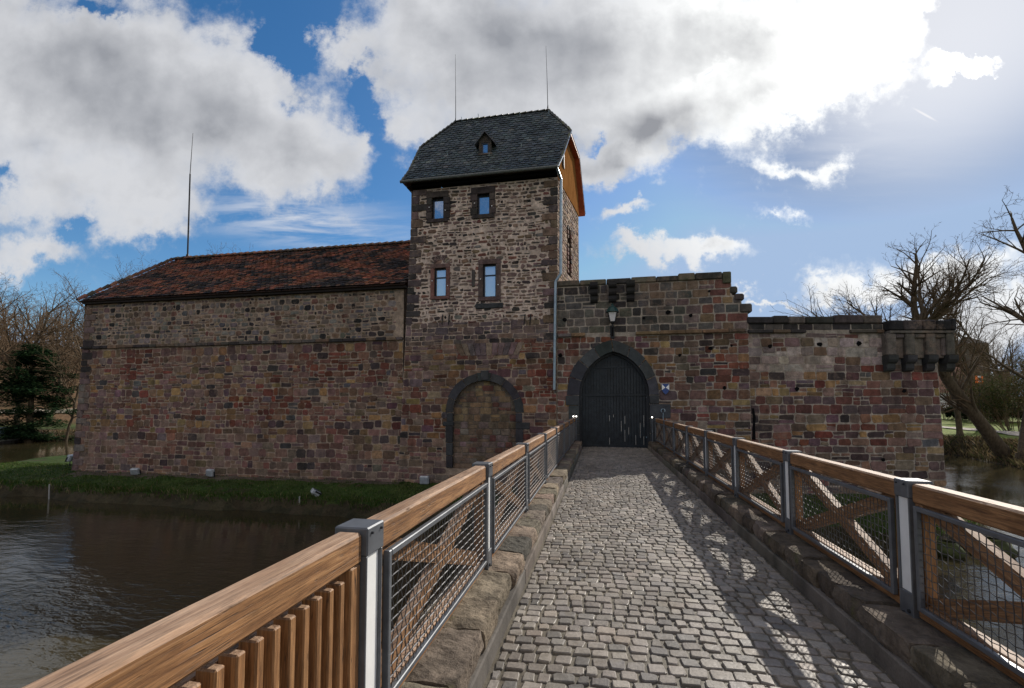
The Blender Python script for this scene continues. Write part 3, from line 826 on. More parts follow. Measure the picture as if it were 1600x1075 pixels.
o = df.build('frame', M_FRAME, tower); o.parent = d_o
# snow hooks on the slates
for px, py in ((700, 245), (655, 252), (815, 232), (748, 185), (813, 183), (765, 246), (722, 190), (858, 180)):
    best = None
    for i in range(3):
        for k in range(30):
            t = k / 30; p = FL[i].lerp(FL[i + 1], t)
            d = abs(on_y(px, py, p.y).z - p.z)
            if best is None or d < best[0]: best = (d, on_y(px, py, p.y))
    p = best[1] + Vector((0, -.05, .02)); sh = MB()
    sh.tube(p, p + Vector((0, -.06, .14)), .014, .014, 5, cap=True); sh.build('roof_hook', M_ZINC, tower)
# downpipe
dp = MB()
pA = [on_y(873.5, 266, TYF - .2), on_y(876.5, 274, TYF - .1), on_y(876, 428, TYF - .1), on_y(868, 440, TYF - .12), on_y(866, 609, TYF - .12)]
pA[0] = Vector((FR[0].x - .02, EY - .02, EZ - .08)); pA[1] = on_y(876.5, 280, TYF - .1)
dp.pipe(pA, .055, 10)
for t in (.15, .5, .85):
    for a_, b_ in ((1, 2), (3, 4)):
        p = pA[a_].lerp(pA[b_], t); dp.lathe(p, [(.066, -.02), (.066, .02)], 10); dp.tube(p, p + Vector((0, .13, 0)), .012, .012, 5)
dp.build('downpipe', M_ZINC, tower)

# ================================================================== GATE WALL
gate = empty('gate_wall', (1.6, Y0, 0), 'broken-topped stone gate wall with dark pointed doorway at the bridge end', 'wall')
GX0, GX1 = -1.66, 4.80
dx0, dx1 = on_y(905, 640, Y0).x, on_y(1015, 640, Y0).x
DZS, DZA = 2.0, 3.70
DB = -.05
darch = arch(dx0, dx1, DZS, DZA, 8, True, DB)
GT = 6.52
steps = [(GX1, 6.52), (GX1 + .03, 5.7), (5.12, 5.66), (5.16, 5.28), (5.34, 5.25), (5.36, 4.9)]
outl = [(GX0, BASE - .8), (5.36, BASE - .8), (5.36, 4.9), (5.34, 5.25), (5.16, 5.28), (5.12, 5.66), (GX1 + .03, 5.7), (GX1, GT - .2), (GX0, GT - .2)]
gm = MB()
gm.sheet([outl, darch], FP, MORT_GREY); gm.sheet([outl], plane(Y0 + .95), MORT_GREY)
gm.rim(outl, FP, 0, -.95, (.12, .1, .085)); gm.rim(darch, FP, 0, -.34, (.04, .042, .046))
okd = poly_out([darch])
gtop = lambda u: GT - .21 if u < GX1 else (5.68 if u < 5.1 else (5.27 if u < 5.3 else 4.9))
def gx1(v): return GX1 if v > 5.7 else (5.12 if v > 5.3 else 5.36)
masonry(gm, FP, lambda v: GX0, gx1, BASE - .2, 2.2, (.2, .37), (.26, .7), .03, (.006, .026), col_gate, okd, .02, .16, .2, .05)
masonry(gm, FP, lambda v: GX0, gx1, 2.2, 4.28, (.2, .35), (.22, .6), .026, (.004, .022), col_gate, okd, .017, .15, .2, .04)
masonry(gm, FP, lambda v: GX0, gx1, 4.42, 6.31, (.28, .36), (.3, .64), .038, (.004, .02), col_gate, None, .014, .12, .08, .02)
for (ua, ub, va, vb) in ((4.9, 5.24, 5.48, 5.74), (5.08, 5.5, 5.02, 5.36), (4.75, 5.02, 5.75, 6.02)):
    gm.box((ua, Y0 - .05, va), (ub, Y0 + .6, vb), vary((.07, .062, .055)), 0, .05)
gate_wall_o = gm.build('wall', M_STONE, gate)
# coping blocks
cp = MB(); u = GX0 + .02
while u < GX1 - .02:
    w = min(U(.6, 1.1), GX1 - u + .01); zt = GT + U(-.02, .03) + (.05 if u > 2.9 else 0)
    cp.box((u + .008, Y0 - .06 - U(0, .03), GT - .2 - (.18 if u > 3.7 else 0)), (u + w - .008, Y0 + .98, zt), vary(pick([(2, (.085, .08, .06)), (1, (.06, .055, .05)), (1, (.11, .1, .07))])), 0, .03)
    u += w
cp.build('coping', M_STONE, gate)
lg = MB()
for xa, xb in ((GX0 + .03, -.55), (1.35, 5.3)):
    u = xa
    while u < xb:
        w = min(U(.5, .95), xb - u)
        lg.box((u + .006, Y0 - .10 - U(0, .025), 4.3), (u + w - .006, Y0 + .02, 4.43 + U(-.015, .015)), vary(pick([(2, (.22, .15, .085)), (1, BROWN), (1, GREY)])), 0, .02)
        u += w
lg.build('ledge', M_STONE, gate)
for px in (928, 957, 985):
    p = on_y(px, 455, Y0 - .1); cb = MB(); w = .15
    col = (.028, .027, .027)
    for k in range(3):
        dep = .42 - .13 * k; zt = 6.34 - .25 * k
        prof = [(Y0 - dep, zt), (Y0 - dep, zt - .13), (Y0 - dep + .05, zt - .2), (Y0 - dep + .13, zt - .245)]
        n = len(prof); vs = []
        for xx in (p.x - w + .004 * k, p.x + w - .004 * k): vs += [Vector((xx, y, z)) for y, z in prof] + [Vector((xx, Y0 + .05, zt - .245)), Vector((xx, Y0 + .05, zt))]
        m = n + 2
        cb.add(vs, [tuple(range(m)), tuple(range(m, 2 * m))] + [(i, (i + 1) % m, m + (i + 1) % m, m + i) for i in range(m)], vary(col, .2))
    cb.build('corbel', M_DARK, gate)
su = MB()
o_arch = arch(dx0 - .48, dx1 + .36, DZS, DZA + .44, 8, True, DB)
surround(su, FP, darch[1:-1], o_arch[1:-1], -.1, .05, 8, lambda: vary((.050, .055, .062), .34), .018, .035)
z = DB
for s, xi in ((-1, dx0), (1, dx1)):
    z = DB
    while z < DZS - .05:
        h = min(U(.42, .62), DZS - z); w = U(.36, .52) if s < 0 else U(.3, .42)
        if s > 0 and .9 < z < 1.5: w = .75
        x2 = xi + s * w
        su.box((min(xi, x2), Y0 - .05 - U(0, .012), z + .006), (max(xi, x2), Y0 + .09, z + h - .006), vary((.048, .052, .058), .18), 0, .02)
        z += h
# inner roll moulding
inn = arch(dx0 + .0, dx1 - .0, DZS, DZA, 8, True, DB); in2 = arch(dx0 + .09, dx1 - .09, DZS, DZA - .09, 8, True, DB)
for (a0, b0), (a1, b1), (c0, e0), (c1, e1) in zip(inn, inn[1:], in2, in2[1:]):
    su.add([FP(a0, b0, -.16), FP(a1, b1, -.16), FP(c1, e1, -.16), FP(c0, e0, -.16), FP(c0, e0, -.33), FP(c1, e1, -.33)], [(0, 1, 2, 3), (3, 2, 5, 4)], (.04, .044, .05))
su.build('arch_surround', M_DARK, gate)
# door of upright boards
dm = MB(); nb = 24
Yd = Y0 + .26
def dtop(x):
    w = (dx1 - dx0) / 2; r = DZA - DZS; Rr = (w * w + r * r) / (2 * w)
    c0 = dx0 + Rr if x < (dx0 + dx1) / 2 else dx1 - Rr
    return DZS + math.sqrt(max(0, Rr * Rr - (x - c0) ** 2))
for i in range(nb):
    xa, xb = lerp(dx0 + .02, dx1 - .02, i / nb) + .008, lerp(dx0 + .02, dx1 - .02, (i + 1) / nb) - .008
    yo = U(0, .014)
    for z0_, z1_ in ((.06, 1.99), (2.06, None)):
        ta, tb = (z1_, z1_) if z1_ else (max(2.1, dtop(xa)), max(2.1, dtop(xb)))
        vs = [Vector((xa, Yd + yo, z0_)), Vector((xb, Yd + yo, z0_)), Vector((xb, Yd + yo, tb)), Vector((xa, Yd + yo, ta))]
        dm.add(vs + [v_ + Vector((0, .05, 0)) for v_ in vs], [(0, 1, 2, 3), (0, 1, 5, 4), (1, 2, 6, 5), (2, 3, 7, 6), (3, 0, 4, 7)])
dm.box((dx0, Yd - .03, 1.985), (dx1, Yd + .03, 2.055)); dm.box((dx0, Yd - .02, 3.08), (dx1, Yd + .03, 3.13)); dm.box((dx0, Yd - .025, DB), (dx1, Yd + .03, .09))
dm.sheet([darch], plane(Yd + .075), (.3, .3, .3))
door = dm.build('gate_door', M_DOOR, gate)
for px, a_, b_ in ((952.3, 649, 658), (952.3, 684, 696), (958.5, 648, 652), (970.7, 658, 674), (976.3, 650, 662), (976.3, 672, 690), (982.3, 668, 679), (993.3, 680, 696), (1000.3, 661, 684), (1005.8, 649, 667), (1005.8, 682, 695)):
    p, q = on_y(px, a_, Yd), on_y(px, b_, Yd); ws = MB(); ws.box((p.x - .009, Yd - .006, max(.1, q.z)), (p.x + .009, Yd + .01, p.z)); o = ws.build('painted_light_gap', M_GAPLIGHT, gate); o.parent = door  # pale strip painted as light showing through a gap between boards
for px, py in ((905.5, 620), (1013, 621), (1013, 683)):
    p = on_y(px, py, Yd); hb = MB(); hb.box((p.x - .09, Yd - .05, p.z - .02), (p.x + .09, Yd - .01, p.z + .02)); o = hb.build('hinge', M_ZINC, gate); o.parent = door
for px, py, r in ((882, 500, .1), (1006, 497, .07), (1079, 493, .08), (1044, 488, .11), (1110, 544, .09), (1062, 555, .07), (876, 555, .09), (1132, 605, .06), (1143, 540, .05), (1108, 455, .06)):
    p = on_y(px, py, Y0); n = 7
    ph = MB()
    ring = [Vector((p.x + math.cos(2 * math.pi * i / n) * r * U(.7, 1.1), Y0 - .032, p.z + math.sin(2 * math.pi * i / n) * r * U(.6, 1.0))) for i in range(n)]
    back = [v_ + Vector((0, .05, 0)) for v_ in ring]
    ph.add(ring + back, [tuple(range(n))] + [(i, (i + 1) % n, n + (i + 1) % n, n + i) for i in range(n)]); ph.build('putlog_hole', M_BLACK, gate)

# ================================================================== CURTAIN WALL (turned a little)
curt = empty('curtain_wall', (9, Y0 + .7, 0), 'weathered low curtain wall with corbelled corner turret at its right end', 'wall')
O2 = Vector((5.3, Y0 + .02, 0)); td = Vector((math.cos(YAW * .95), math.sin(YAW * .95), 0)); tn = Vector((td.y, -td.x, 0))
def on_plane(px, py):
    r = ray(px, py); t = (O2 - EYE).dot(tn) / r.dot(tn); p = EYE + r * t; return ((p - O2).dot(td), p.z)
def CP(u, v, h): return O2 + td * u + tn * h + Vector((0, 0, v))
cu_end = lambda v: lerp(on_plane(1480, 770)[0], on_plane(1464, 560)[0], min(1.1, max(0, (v + 1.6) / 4.6)))
CT = on_plane(1270, 494)[1]
cm = MB()
co_ = [(-.1, BASE - 1), (cu_end(BASE - 1), BASE - 1), (cu_end(CT), CT - .3), (-.1, CT - .3)]
cm.sheet([co_], CP, MORT_GREY); cm.sheet([co_], lambda u, v, h: CP(u, v, -1.0), MORT_GREY); cm.rim(co_, CP, 0, -1.0, (.14, .11, .09))
cm.face([CP(cu_end(BASE - 1), BASE - 1, -.9), CP(cu_end(BASE - 1) - 1, BASE - 1, -9), CP(cu_end(CT) - 1, CT - .3, -9), CP(cu_end(CT), CT - .3, -.9)], MORT_GREY)
masonry(cm, CP, lambda v: -.05, cu_end, BASE - .6, 1.3, (.2, .38), (.28, .72), .034, (.004, .028), col_curtain, None, .024, .18, .22, .06)
masonry(cm, CP, lambda v: -.05, cu_end, 1.3, 4.25, (.22, .35), (.26, .7), .024, (.003, .02), col_curtain, None, .017, .14, .16, .035)
masonry(cm, CP, lambda v: .0, lambda v: cu_end(v) - 1.9, 4.37, CT - .28, (.2, .3), (.4, .8), .03, (.0, .02), col_curtain, None, .012, .13, .0, .02)
cm.build('wall', M_STONE, curt)
def obox(mb, u0, u1, v0, v1, h0, h1, col, bev=.025):
    mb.box((u0, h0, v0), (u1, h1, v1), col, 0, bev, lambda x, y, z: CP(x, z, y))
cc = MB(); u = .0; tu0 = on_plane(1378, 500)[0]; tu1 = on_plane(1482, 500)[0]
while u < tu0 - .05:
    w = min(U(.55, 1.05), tu0 - u)
    obox(cc, u + .008, u + w - .008, CT - .28, CT + U(-.05, .03) + (.06 if u > 2.5 else 0), -.9, .06 + U(0, .04), vary(pick([(2, (.06, .055, .05)), (1, DARK), (1, (.11, .095, .08))])), .04)
    u += w
cc.build('coping', M_STONE, curt)
le = MB(); u = 0.02
while u < tu0 - .1:
    w = min(U(.5, 1.0), tu0 - u)
    if not 1.9 < u < 3.0: obox(le, u + .006, u + w - .006, 4.26, 4.38, -.02, .11 + U(0, .03), vary(pick([(2, DARK), (1, (.12, .1, .08)), (1, BROWN)])), .02)
    u += w
le.build('ledge', M_STONE, curt)
# corner turret
tu = MB(); TT = on_plane(1420, 501)[1]; tm_ = on_plane(1420, 518)[1]; tb = on_plane(1420, 556)[1]
u = tu0 + .02
while u < tu1 - .02:
    w = min(U(.45, .8), tu1 - u); obox(tu, u + .006, u + w - .006, tm_, TT + U(-.05, .03), -.95, .33 + U(0, .02), vary(pick([(2, BLACK), (2, DARK)])), .04); u += w
obox(tu, tu0 + .05, tu1 - .03, tm_ - .1, tm_ - .003, -.9, .30, vary((.13, .115, .1)), .015)
cols_u = [on_plane(px, 530)[0] for px in (1384, 1413, 1445, 1476)]
for i, cu in enumerate(cols_u):
    w = .17
    obox(tu, cu - w, min(cu + w, tu1 - .05), tb, tm_ - .105, -.2, .27, vary((.12, .105, .092)), .03)
for a_, b_ in zip(cols_u, cols_u[1:]):
    obox(tu, a_ + .17, b_ - .17, tb - .1, tm_ - .16, -.2, .13 + U(0, .02), vary((.165, .145, .125)), .02)
    obox(tu, a_ + .17, b_ - .17, tm_ - .28, tm_ - .11, -.2, .24, vary((.10, .09, .08)), .04)
obox(tu, cols_u[-1] - .3, tu1 - .06, tb - .02, tm_ - .11, -2.0, .2, vary((.13, .115, .1)), .03)
t_o = tu.build('corner_turret', M_STONE, curt)
for cu in cols_u:
    c2 = MB()
    for k, (za, zb, dep) in enumerate(((tb, tb - .3, .33), (tb - .3, tb - .58, .2))):
        prof = [(-.1, za), (dep, za), (dep, za - .16), (dep - .04, za - .24), (dep - .12, zb), (-.1, zb)]
        m = len(prof); vs = []
        for uu in (cu - .17 + .02 * k, cu + .17 - .02 * k): vs += [CP(uu, z_, h_) for h_, z_ in prof]
        c2.add(vs, [tuple(range(m)), tuple(range(m, 2 * m))] + [(i, (i + 1) % m, m + (i + 1) % m, m + i) for i in range(m)], vary((.04, .04, .042), .2))
    o = c2.build('corbel', M_DARK, curt); o.parent = t_o
for px, py, r in ((1203, 541, .09), (1280, 538, .11), (1341, 537, .1), (1132, 607, .06), (1245, 608, .09), (1412, 611, .09), (1379, 718, .08)):
    u, v = on_plane(px, py); n = 7; hm = MB()
    ring = [(u + math.cos(2 * math.pi * i / n) * r * U(.7, 1.1), v + math.sin(2 * math.pi * i / n) * r * U(.6, 1)) for i in range(n)]
    hm.add([CP(*q, .034) for q in ring] + [CP(*q, -.02) for q in ring], [tuple(range(n))] + [(i, (i + 1) % n, n + (i + 1) % n, n + i) for i in range(n)]); hm.build('putlog_hole', M_BLACK, curt)
cr = MB()
(u, v0), (_, v1) = on_plane(1177, 687), on_plane(1177, 638)
pts = [(u - .05, v0), (u + .07, v0), (u + .06, lerp(v0, v1, .4)), (u + .09, lerp(v0, v1, .7)), (u + .04, v1), (u - .02, v1), (u + .0, lerp(v0, v1, .55))]
cr.add([CP(*q, .036) for q in pts] + [CP(*q, -.02) for q in pts], [tuple(range(7))] + [(i, (i + 1) % 7, 7 + (i + 1) % 7, 7 + i) for i in range(7)])
cr.build('open_joint', M_BLACK, curt)

# ================================================================== things on the walls
lp = on_y(957, 500, Y0 - .38); zc = lp.z
lan = empty('wall_lantern', (lp.x, Y0, zc), 'black wall lantern with green roof above the pointed gateway', 'lantern')
L0 = Vector((lp.x, lp.y, 0))
def zz(py): return on_y(957, py, lp.y).z
b1 = MB(); b1.box((lp.x - .08, Y0 - .04, zz(527)), (lp.x + .08, Y0 + .01, zz(506)), bev=.012)
b1.pipe([Vector((lp.x, Y0 - .02, zz(522))), Vector((lp.x, Y0 - .2, zz(520))), Vector((lp.x, lp.y, zz(511))), Vector((lp.x, lp.y, zz(503)))], .035, 8)
b1.lathe(L0, [(.03, zz(507)), (.07, zz(505)), (.075, zz(503)), (.04, zz(502))], 8)
b1.build('bracket', M_IRON, lan)
ca = MB(); zt, zb = zz(488), zz(503)
for k in range(4):
    t = math.pi / 4 + k * math.pi / 2
    ca.tube(L0 + Vector((math.cos(t) * .125, math.sin(t) * .125, zb)), L0 + Vector((math.cos(t) * .225, math.sin(t) * .225, zt)), .013, .013, 5)
    t2 = t + math.pi / 2
    ca.tube(L0 + Vector((math.cos(t) * .225, math.sin(t) * .225, zt)), L0 + Vector((math.cos(t2) * .225, math.sin(t2) * .225, zt)), .016, .016, 5)
    ca.tube(L0 + Vector((math.cos(t) * .125, math.sin(t) * .125, zb)), L0 + Vector((math.cos(t2) * .125, math.sin(t2) * .125, zb)), .016, .016, 5)
ca.build('cage', M_IRON, lan)
gl = MB(); gl.lathe(L0, [(.115, zb + .01), (.212, zt - .01)], 4); gl.build('glass', M_MILK, lan)
hd = MB(); hd.lathe(L0, [(.26, zt), (.25, zt + .03), (.17, zz(481.5)), (.10, zz(479)), (.05, zz(478.3)), (.045, zz(477)), (.06, zz(476)), (.03, zz(474.5))], 8); hd.build('lantern_roof', M_COPPER, lan)

sp = on_y(1040, 608, Y0 - .05); Ys = Y0 - .055
shd = empty('heritage_shield', (sp.x, Ys, sp.z), 'small blue and white shield plaque on the wall right of the gate', 'plaque')
w, h = .135, .2
def pl(pts, mat, nm, y0, y1):
    m = MB(); n = len(pts); f = [Vector((sp.x + x, y0, sp.z + z)) for x, z in pts]; b = [Vector((sp.x + x, y1, sp.z + z)) for x, z in pts]
    m.add(f + b, [tuple(range(n)), tuple(range(n, 2 * n))] + [(i, (i + 1) % n, n + (i + 1) % n, n + i) for i in range(n)]); m.build(nm, mat, shd)
pl([(-w, h), (w, h), (w, -.02), (w * .6, -.13), (0, -h), (-w * .6, -.13), (-w, -.02)], M_BLUE, 'plate', Ys, Ys + .02)
pl([(-w + .004, h - .01), (-.01, .055), (-w + .004, -.03)], M_WHITE, 'emblem', Ys - .004, Ys - .0005); pl([(w - .004, h - .01), (w - .004, -.03), (.01, .055)], M_WHITE, 'emblem', Ys - .004, Ys - .0005)
hk = MB(); hp = on_y(1036, 645, Y0 - .06)
hk.tube(hp, hp + Vector((0, 0, -.45)), .02, .02, 6, cap=True)
for i in range(8):
    t0, t1 = math.pi * (-.3 + 1.6 * i / 8), math.pi * (-.3 + 1.6 * (i + 1) / 8)
    c0 = hp + Vector((0, 0, .08)); hk.tube(c0 + Vector((math.cos(t0), 0, math.sin(t0))) * .07, c0 + Vector((math.cos(t1), 0, math.sin(t1))) * .07, .018, .018, 5)
tag(hk.build('iron_hook', M_ZINC), 'grey iron hook on the wall below the blue shield', 'hook')

def rod(label, base, mid, top, r0, r1, r2, mat=M_IRON):
    e = empty('lightning_rod', base, label, 'lightning rod', 'lightning rods')
    m = MB(); m.tube(base, mid, r0, r1, 7, cap=True); m.lathe(base, [(r0 * 2.4, -.05), (r0 * 1.8, .12), (r0, .2)], 8); m.build('mast', mat, e)
    m = MB(); m.tube(mid, top, r2, r2 * .5, 6, cap=True); m.build('spike', mat, e)
rod('tall two stage rod on the red tiled hall roof', on_y(293, 402, 22.0), on_y(297, 272, 22.0), on_y(301.5, 208, 22.0), .045, .04, .022)
rod('thin rod on the left end of the slate roof ridge', on_y(712, 191, RYt), on_y(712, 150, RYt), on_y(711.5, 85, RYt), .017, .013, .012)
rod('thin rod on the right end of the slate roof ridge', on_y(856, 171, RYt), on_y(855, 130, RYt), on_y(853, 72, RYt), .017, .013, .012)

# ================================================================== BRIDGE
YN, YF = -4.0, Y0 + .2
KL, KR = -.70, 1.73
rd = MB()
rd.face([Vector((KL, YN, -.016)), Vector((KR, YN, -.016)), Vector((KR, YF + .1, -.016)), Vector((KL, YF + .1, -.016))], (.115, .098, .07))
def RM(u, v, h): return Vector((u, v + .05 * math.sin((u - KL) / (KR - KL) * math.pi) , h - .012 + .006 * noise.noise(Vector((u * 2, v * 2, 0)))))
def col_cob(u, v):
    return vary_grey(pick([(4, (.21, .187, .162)), (2, (.265, .237, .205)), (1.2, (.18, .166, .15)), (.7, (.24, .205, .17)), (.4, (.12, .11, .10))]), .2)
masonry(rd, RM, lambda v: KL + .02, lambda v: KR - .02, YN, YF, (.095, .124), (.088, .148), .018, (.006, .015), col_cob, None, .008, .11, .02, .04, None, .005)
# loose grit and moss in the joints
for i in range(2600):
    x, y = U(KL, KR), U(.8, 12); s = U(.002, .006)
    rd.lathe(Vector((x, y, -.016)), [(s, 0), (s * .6, s)], 4, vary((.2, .18, .15)))
tag(rd.build('road', M_COB), kind='structure')
br = empty('stone_bridge', (.5, 7, -2.4), 'narrow stone causeway bridge with mossy kerb coping leading to the gate', 'bridge')
bb_ = MB(); XL, XR = -1.2, 2.26
def spf(X): return lambda u, v, h: Vector((X + h, u, v))
bo = [(YN, -3.6)]
for c in (1.5, 8.0, 14.0):
    for i in range(13): t = math.pi * i / 12; bo.append((c - 2.2 * math.cos(t), -3.2 + 2.3 * math.sin(t)))
bo += [(Y0 + .0, -3.6), (Y0 + .0, -.03), (YN, -.03)]
bo[1:1] = [(c_, z_) for c_, z_ in []]
bb_.sheet([bo], spf(XL), MORT_GREY); bb_.sheet([bo], spf(XR), MORT_GREY); bb_.rim(bo, spf(XL), 0, XR - XL, (.14, .12, .1))
bop = [p for p in bo]
okb = lambda a_, b_, c_, d_: all(in_poly(p, bop) for p in ((a_, c_), (b_, c_), (a_, d_), (b_, d_)))
for X, s in ((XL, -1), (XR, 1)):
    masonry(bb_, (lambda u, v, h, X=X, s=s: Vector((X + s * h, u, v))), lambda v: YN, lambda v: Y0, -3.2, -.05, (.22, .32), (.3, .6), .03, (.01, .03), col_gate, okb, .015, .16, .1, .02)
bb_.build('bridge_body', M_STONE, br)
for s, xi, xo in ((-1, KL, XL + .02), (1, KR, XR - .02)):
    m = MB(); y = YN
    while y < Y0 - .08:
        L = min(U(1.6, 2.6), Y0 - .08 - y); x0, x1 = sorted((xi, xo)); m.box((x0, y + .004, -.2), (x1, y + L - .004, .115 + U(-.006, .006)), vary((.165, .15, .125), .2), 0, .01); y += L
    m.build('kerb', M_CONC, br)
    m = MB(); y = YN
    while y < Y0 - .08:
        L = min(U(.24, .58), Y0 - .08 - y)
        if Y0 - .08 - (y + L) < .2: L = Y0 - .08 - y
        # rough-hewn block : a grid of points pushed in and out
        xa, xb = xi + s * U(.004, .03), xo + s * .03
        col = vary(pick([(3, (.21, .17, .13)), (2, (.165, .135, .105)), (1.4, (.26, .21, .155)), (.5, (.12, .105, .088))]), .2)
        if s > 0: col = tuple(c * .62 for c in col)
        ny = max(5, int(L / .035)); zt = .265 + U(-.012, .014); tl = U(-.012, .012)
        vs = []; g = U(.002, .009); sd_ = R() * 99; chip0, chip1 = U(0, .06), U(0, .06); fx0, fx1 = U(-.014, .014), U(-.014, .014)
        W = abs(xb - xa); nt_ = 9
        for j in range(ny + 1):
            t = j / ny; yy = lerp(y + g, y + L - g, t); e = max(0, 1 - min(t, 1 - t) * L / .05)
            bev = .006 + .022 * abs(noise.noise(Vector((yy * 4, sd_, 1)))) + chip0 * max(0, 1 - t * L / .09) + chip1 * max(0, 1 - (1 - t) * L / .09)
            prof = [(.012, .118), (.0, .15), (-.004, .18), (.004, zt - bev), (bev * .4, zt - bev * .4), (bev, zt)] + [(lerp(bev, W - .04, k / nt_), zt) for k in range(1, nt_ + 1)] + [(W, zt - .04), (W, .118)]
            for i, (o, z) in enumerate(prof):
                x = xa + s * o; P_ = Vector((x * 6, yy * 6, z * 6 + sd_))
                d = noise.noise(P_) * .012 + noise.noise(P_ * 3.1) * .009 + noise.noise(P_ * 8) * .005
                if i < 5: x += s * (lerp(fx0, fx1, t) * (1 if i > 0 else .5) - d * 1.5 + .006 * e)
                if i >= 3: z += d * (1.0 if i >= 5 else .5) - .007 * e * e + tl * (t - .5) * (1 if i < len(prof) - 1 else 0)
                vs.append(Vector((x, yy, z)))
        n = len(prof)
        fs = [(j * n + i, j * n + i + 1, (j + 1) * n + i + 1, (j + 1) * n + i) for j in range(ny) for i in range(n - 1)]
        fs += [tuple(range(n)), tuple(range(ny * n, ny * n + n))]
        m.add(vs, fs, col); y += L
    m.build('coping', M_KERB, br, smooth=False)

# ---------------------------------------------------------------- railings
HR_T, HR_B = 1.13, 1.005
def wood_beam(mb, a, b, bev=.008, nseg=1): mb.box(a, b, bev=bev)
def make_bay(L, s, pre, wires=True):
    """meshes of one bay in local space, post centre at y = 0, next post at y = L; s = side of the walkway"""
    P = {}
    y0, y1 = .071, L - .071
    m = MB(); m.box((-.052, y0, HR_B), (.052, y1, HR_T), bev=.012); P['handrail'] = (m, M_WY)
    m = MB(); m.box((-.042, y0, .27), (.042, y1, .37), bev=.008); P['bottom_rail'] = (m, M_WY)
    for nm, ya, yb in (('stile', y0, y0 + .075), ('stile2', y1 - .075, y1)):
        m = MB(); m.box((-.036, ya, .371), (.036, yb, HR_B - .001), bev=.006); P[nm] = (m, M_WZ)
    ya, yb, za, zb = y0 + .076, y1 - .076, .371, HR_B - .001
    for nm, fl, off, mt in (('cross_brace', 0, 0.0, M_WD), ('cross_brace2', 1, .007, M_WD2)):
        d = Vector((0, yb - ya, zb - za)); Lg = d.length; d.normalize(); nn = Vector((0, -d.z, d.y)); w = .052
        # clipped ends, as if cut to the frame
        sy, sz = w / abs(d.z), w / abs(d.y)
        pts = [(ya, za), (ya + sy, za), (yb, zb - sz), (yb, zb), (yb - sy, zb), (ya, za + sz)]
        if fl: pts = [(ya + yb - y, z) for y, z in pts]
        m = MB(); n = len(pts); x0, x1 = -.034 - off, .022 - off * .5
        m.add([Vector((x0 * s, y, z)) for y, z in pts] + [Vector((x1 * s, y, z)) for y, z in pts], [tuple(range(n)), tuple(range(n, 2 * n))] + [(i, (i + 1) % n, n + (i + 1) % n, n + i) for i in range(n)])
        P[nm] = (m, mt)
    fx0, fx1 = s * .047, s * .078
    if s < 0: fx0, fx1 = fx1, fx0
    fa, fb, fc, fd = y0 + .05, y1 - .05, .335, HR_B - .01
    m = MB(); t = .03
    m.box((fx0, fa, fc), (fx1, fa + t, fd), bev=.004); m.box((fx0, fb - t, fc), (fx1, fb, fd), bev=.004)
    m.box((fx0, fa + t, fd - t), (fx1, fb - t, fd), bev=.004); m.box((fx0, fa + t, fc), (fx1, fb - t, fc + t), bev=.004)
    P['mesh_frame'] = (m, M_STEEL)
    if wires:
        m = MB(); xm = (fx0 + fx1) / 2; sp_ = .048; r = .0030
        nv, nh = round((fb - fa - 2 * t) / sp_), round((fd - fc - 2 * t) / sp_)
        ys = [lerp(fa + t, fb - t, i / nv) for i in range(nv + 1)]; zs = [lerp(fc + t, fd - t, i / nh) for i in range(nh + 1)]
        def wire(pts):
            vs = []
            for p in pts:
                dv = (pts[-1] - pts[0]).normalized(); aa = Vector((1, 0, 0)); b2 = dv.cross(aa)
                vs += [p + (aa * math.cos(q) + b2 * math.sin(q)) * r for q in (0, 2.094, 4.189)]
            k = len(pts)
            m.add(vs, [(3 * j + i, 3 * j + (i + 1) % 3, 3 * j + 3 + (i + 1) % 3, 3 * j + 3 + i) for j in range(k - 1) for i in range(3)])
        cr_ = .006
        for j, z in enumerate(zs[1:-1]): wire([Vector((xm + (cr_ if (i + j) % 2 else -cr_) * .6, y, z + (.003 if (i + j) % 2 else -.003))) for i, y in enumerate(ys)])
        for i, y in enumerate(ys[1:-1]): wire([Vector((xm + (cr_ if (i + j) % 2 else -cr_) * .6, y + (.003 if (i + j) % 2 else -.003), z)) for j, z in enumerate(zs)])
        P['wire_mesh'] = (m, M_WIRE)
    return P
def make_post(s):
    P = {}
    m = MB(); T = .012; X0, X1 = -.07, .07
    m.box((X0, -.07, .2), (X1, -.07 + T, 1.03), bev=.003); m.box((X0, .07 - T, .2), (X1, .07, 1.03), bev=.003)
    bx = sorted((-s * .07, -s * .05)); m.box((bx[0], -.057, .2), (bx[1], .057, 1.03))
    fx = sorted((s * .03, s * .068)); m.box((fx[0], -.0575, .16), (fx[1], .0575, .41), bev=.004)
    P['post'] = (m, M_STEEL)
    m = MB(); m.box((-.075, -.073, 1.03), (.075, .073, 1.146), bev=.006); P['cap'] = (m, M_STEEL)
    st = sorted((-s * .045, s * .056)); m = MB(); m.box((st[0], -.0565, .412), (st[1], .0565, 1.028)); P['light_strip'] = (m, M_STRIP)
    for k, (y, z, x) in enumerate(((-.028, .29, .066), (.028, .26, .066), (-.04, 1.12, .072), (.04, 1.12, .072))):
        m = MB(); rr_ = .014 if k < 2 else .006; m.tube(Vector((s * x, y, z)), Vector((s * (x + .012), y, z)), rr_, rr_ * .85, 8, cap=True); P['bolt' + '#' * k] = (m, M_BOLT)
    return P
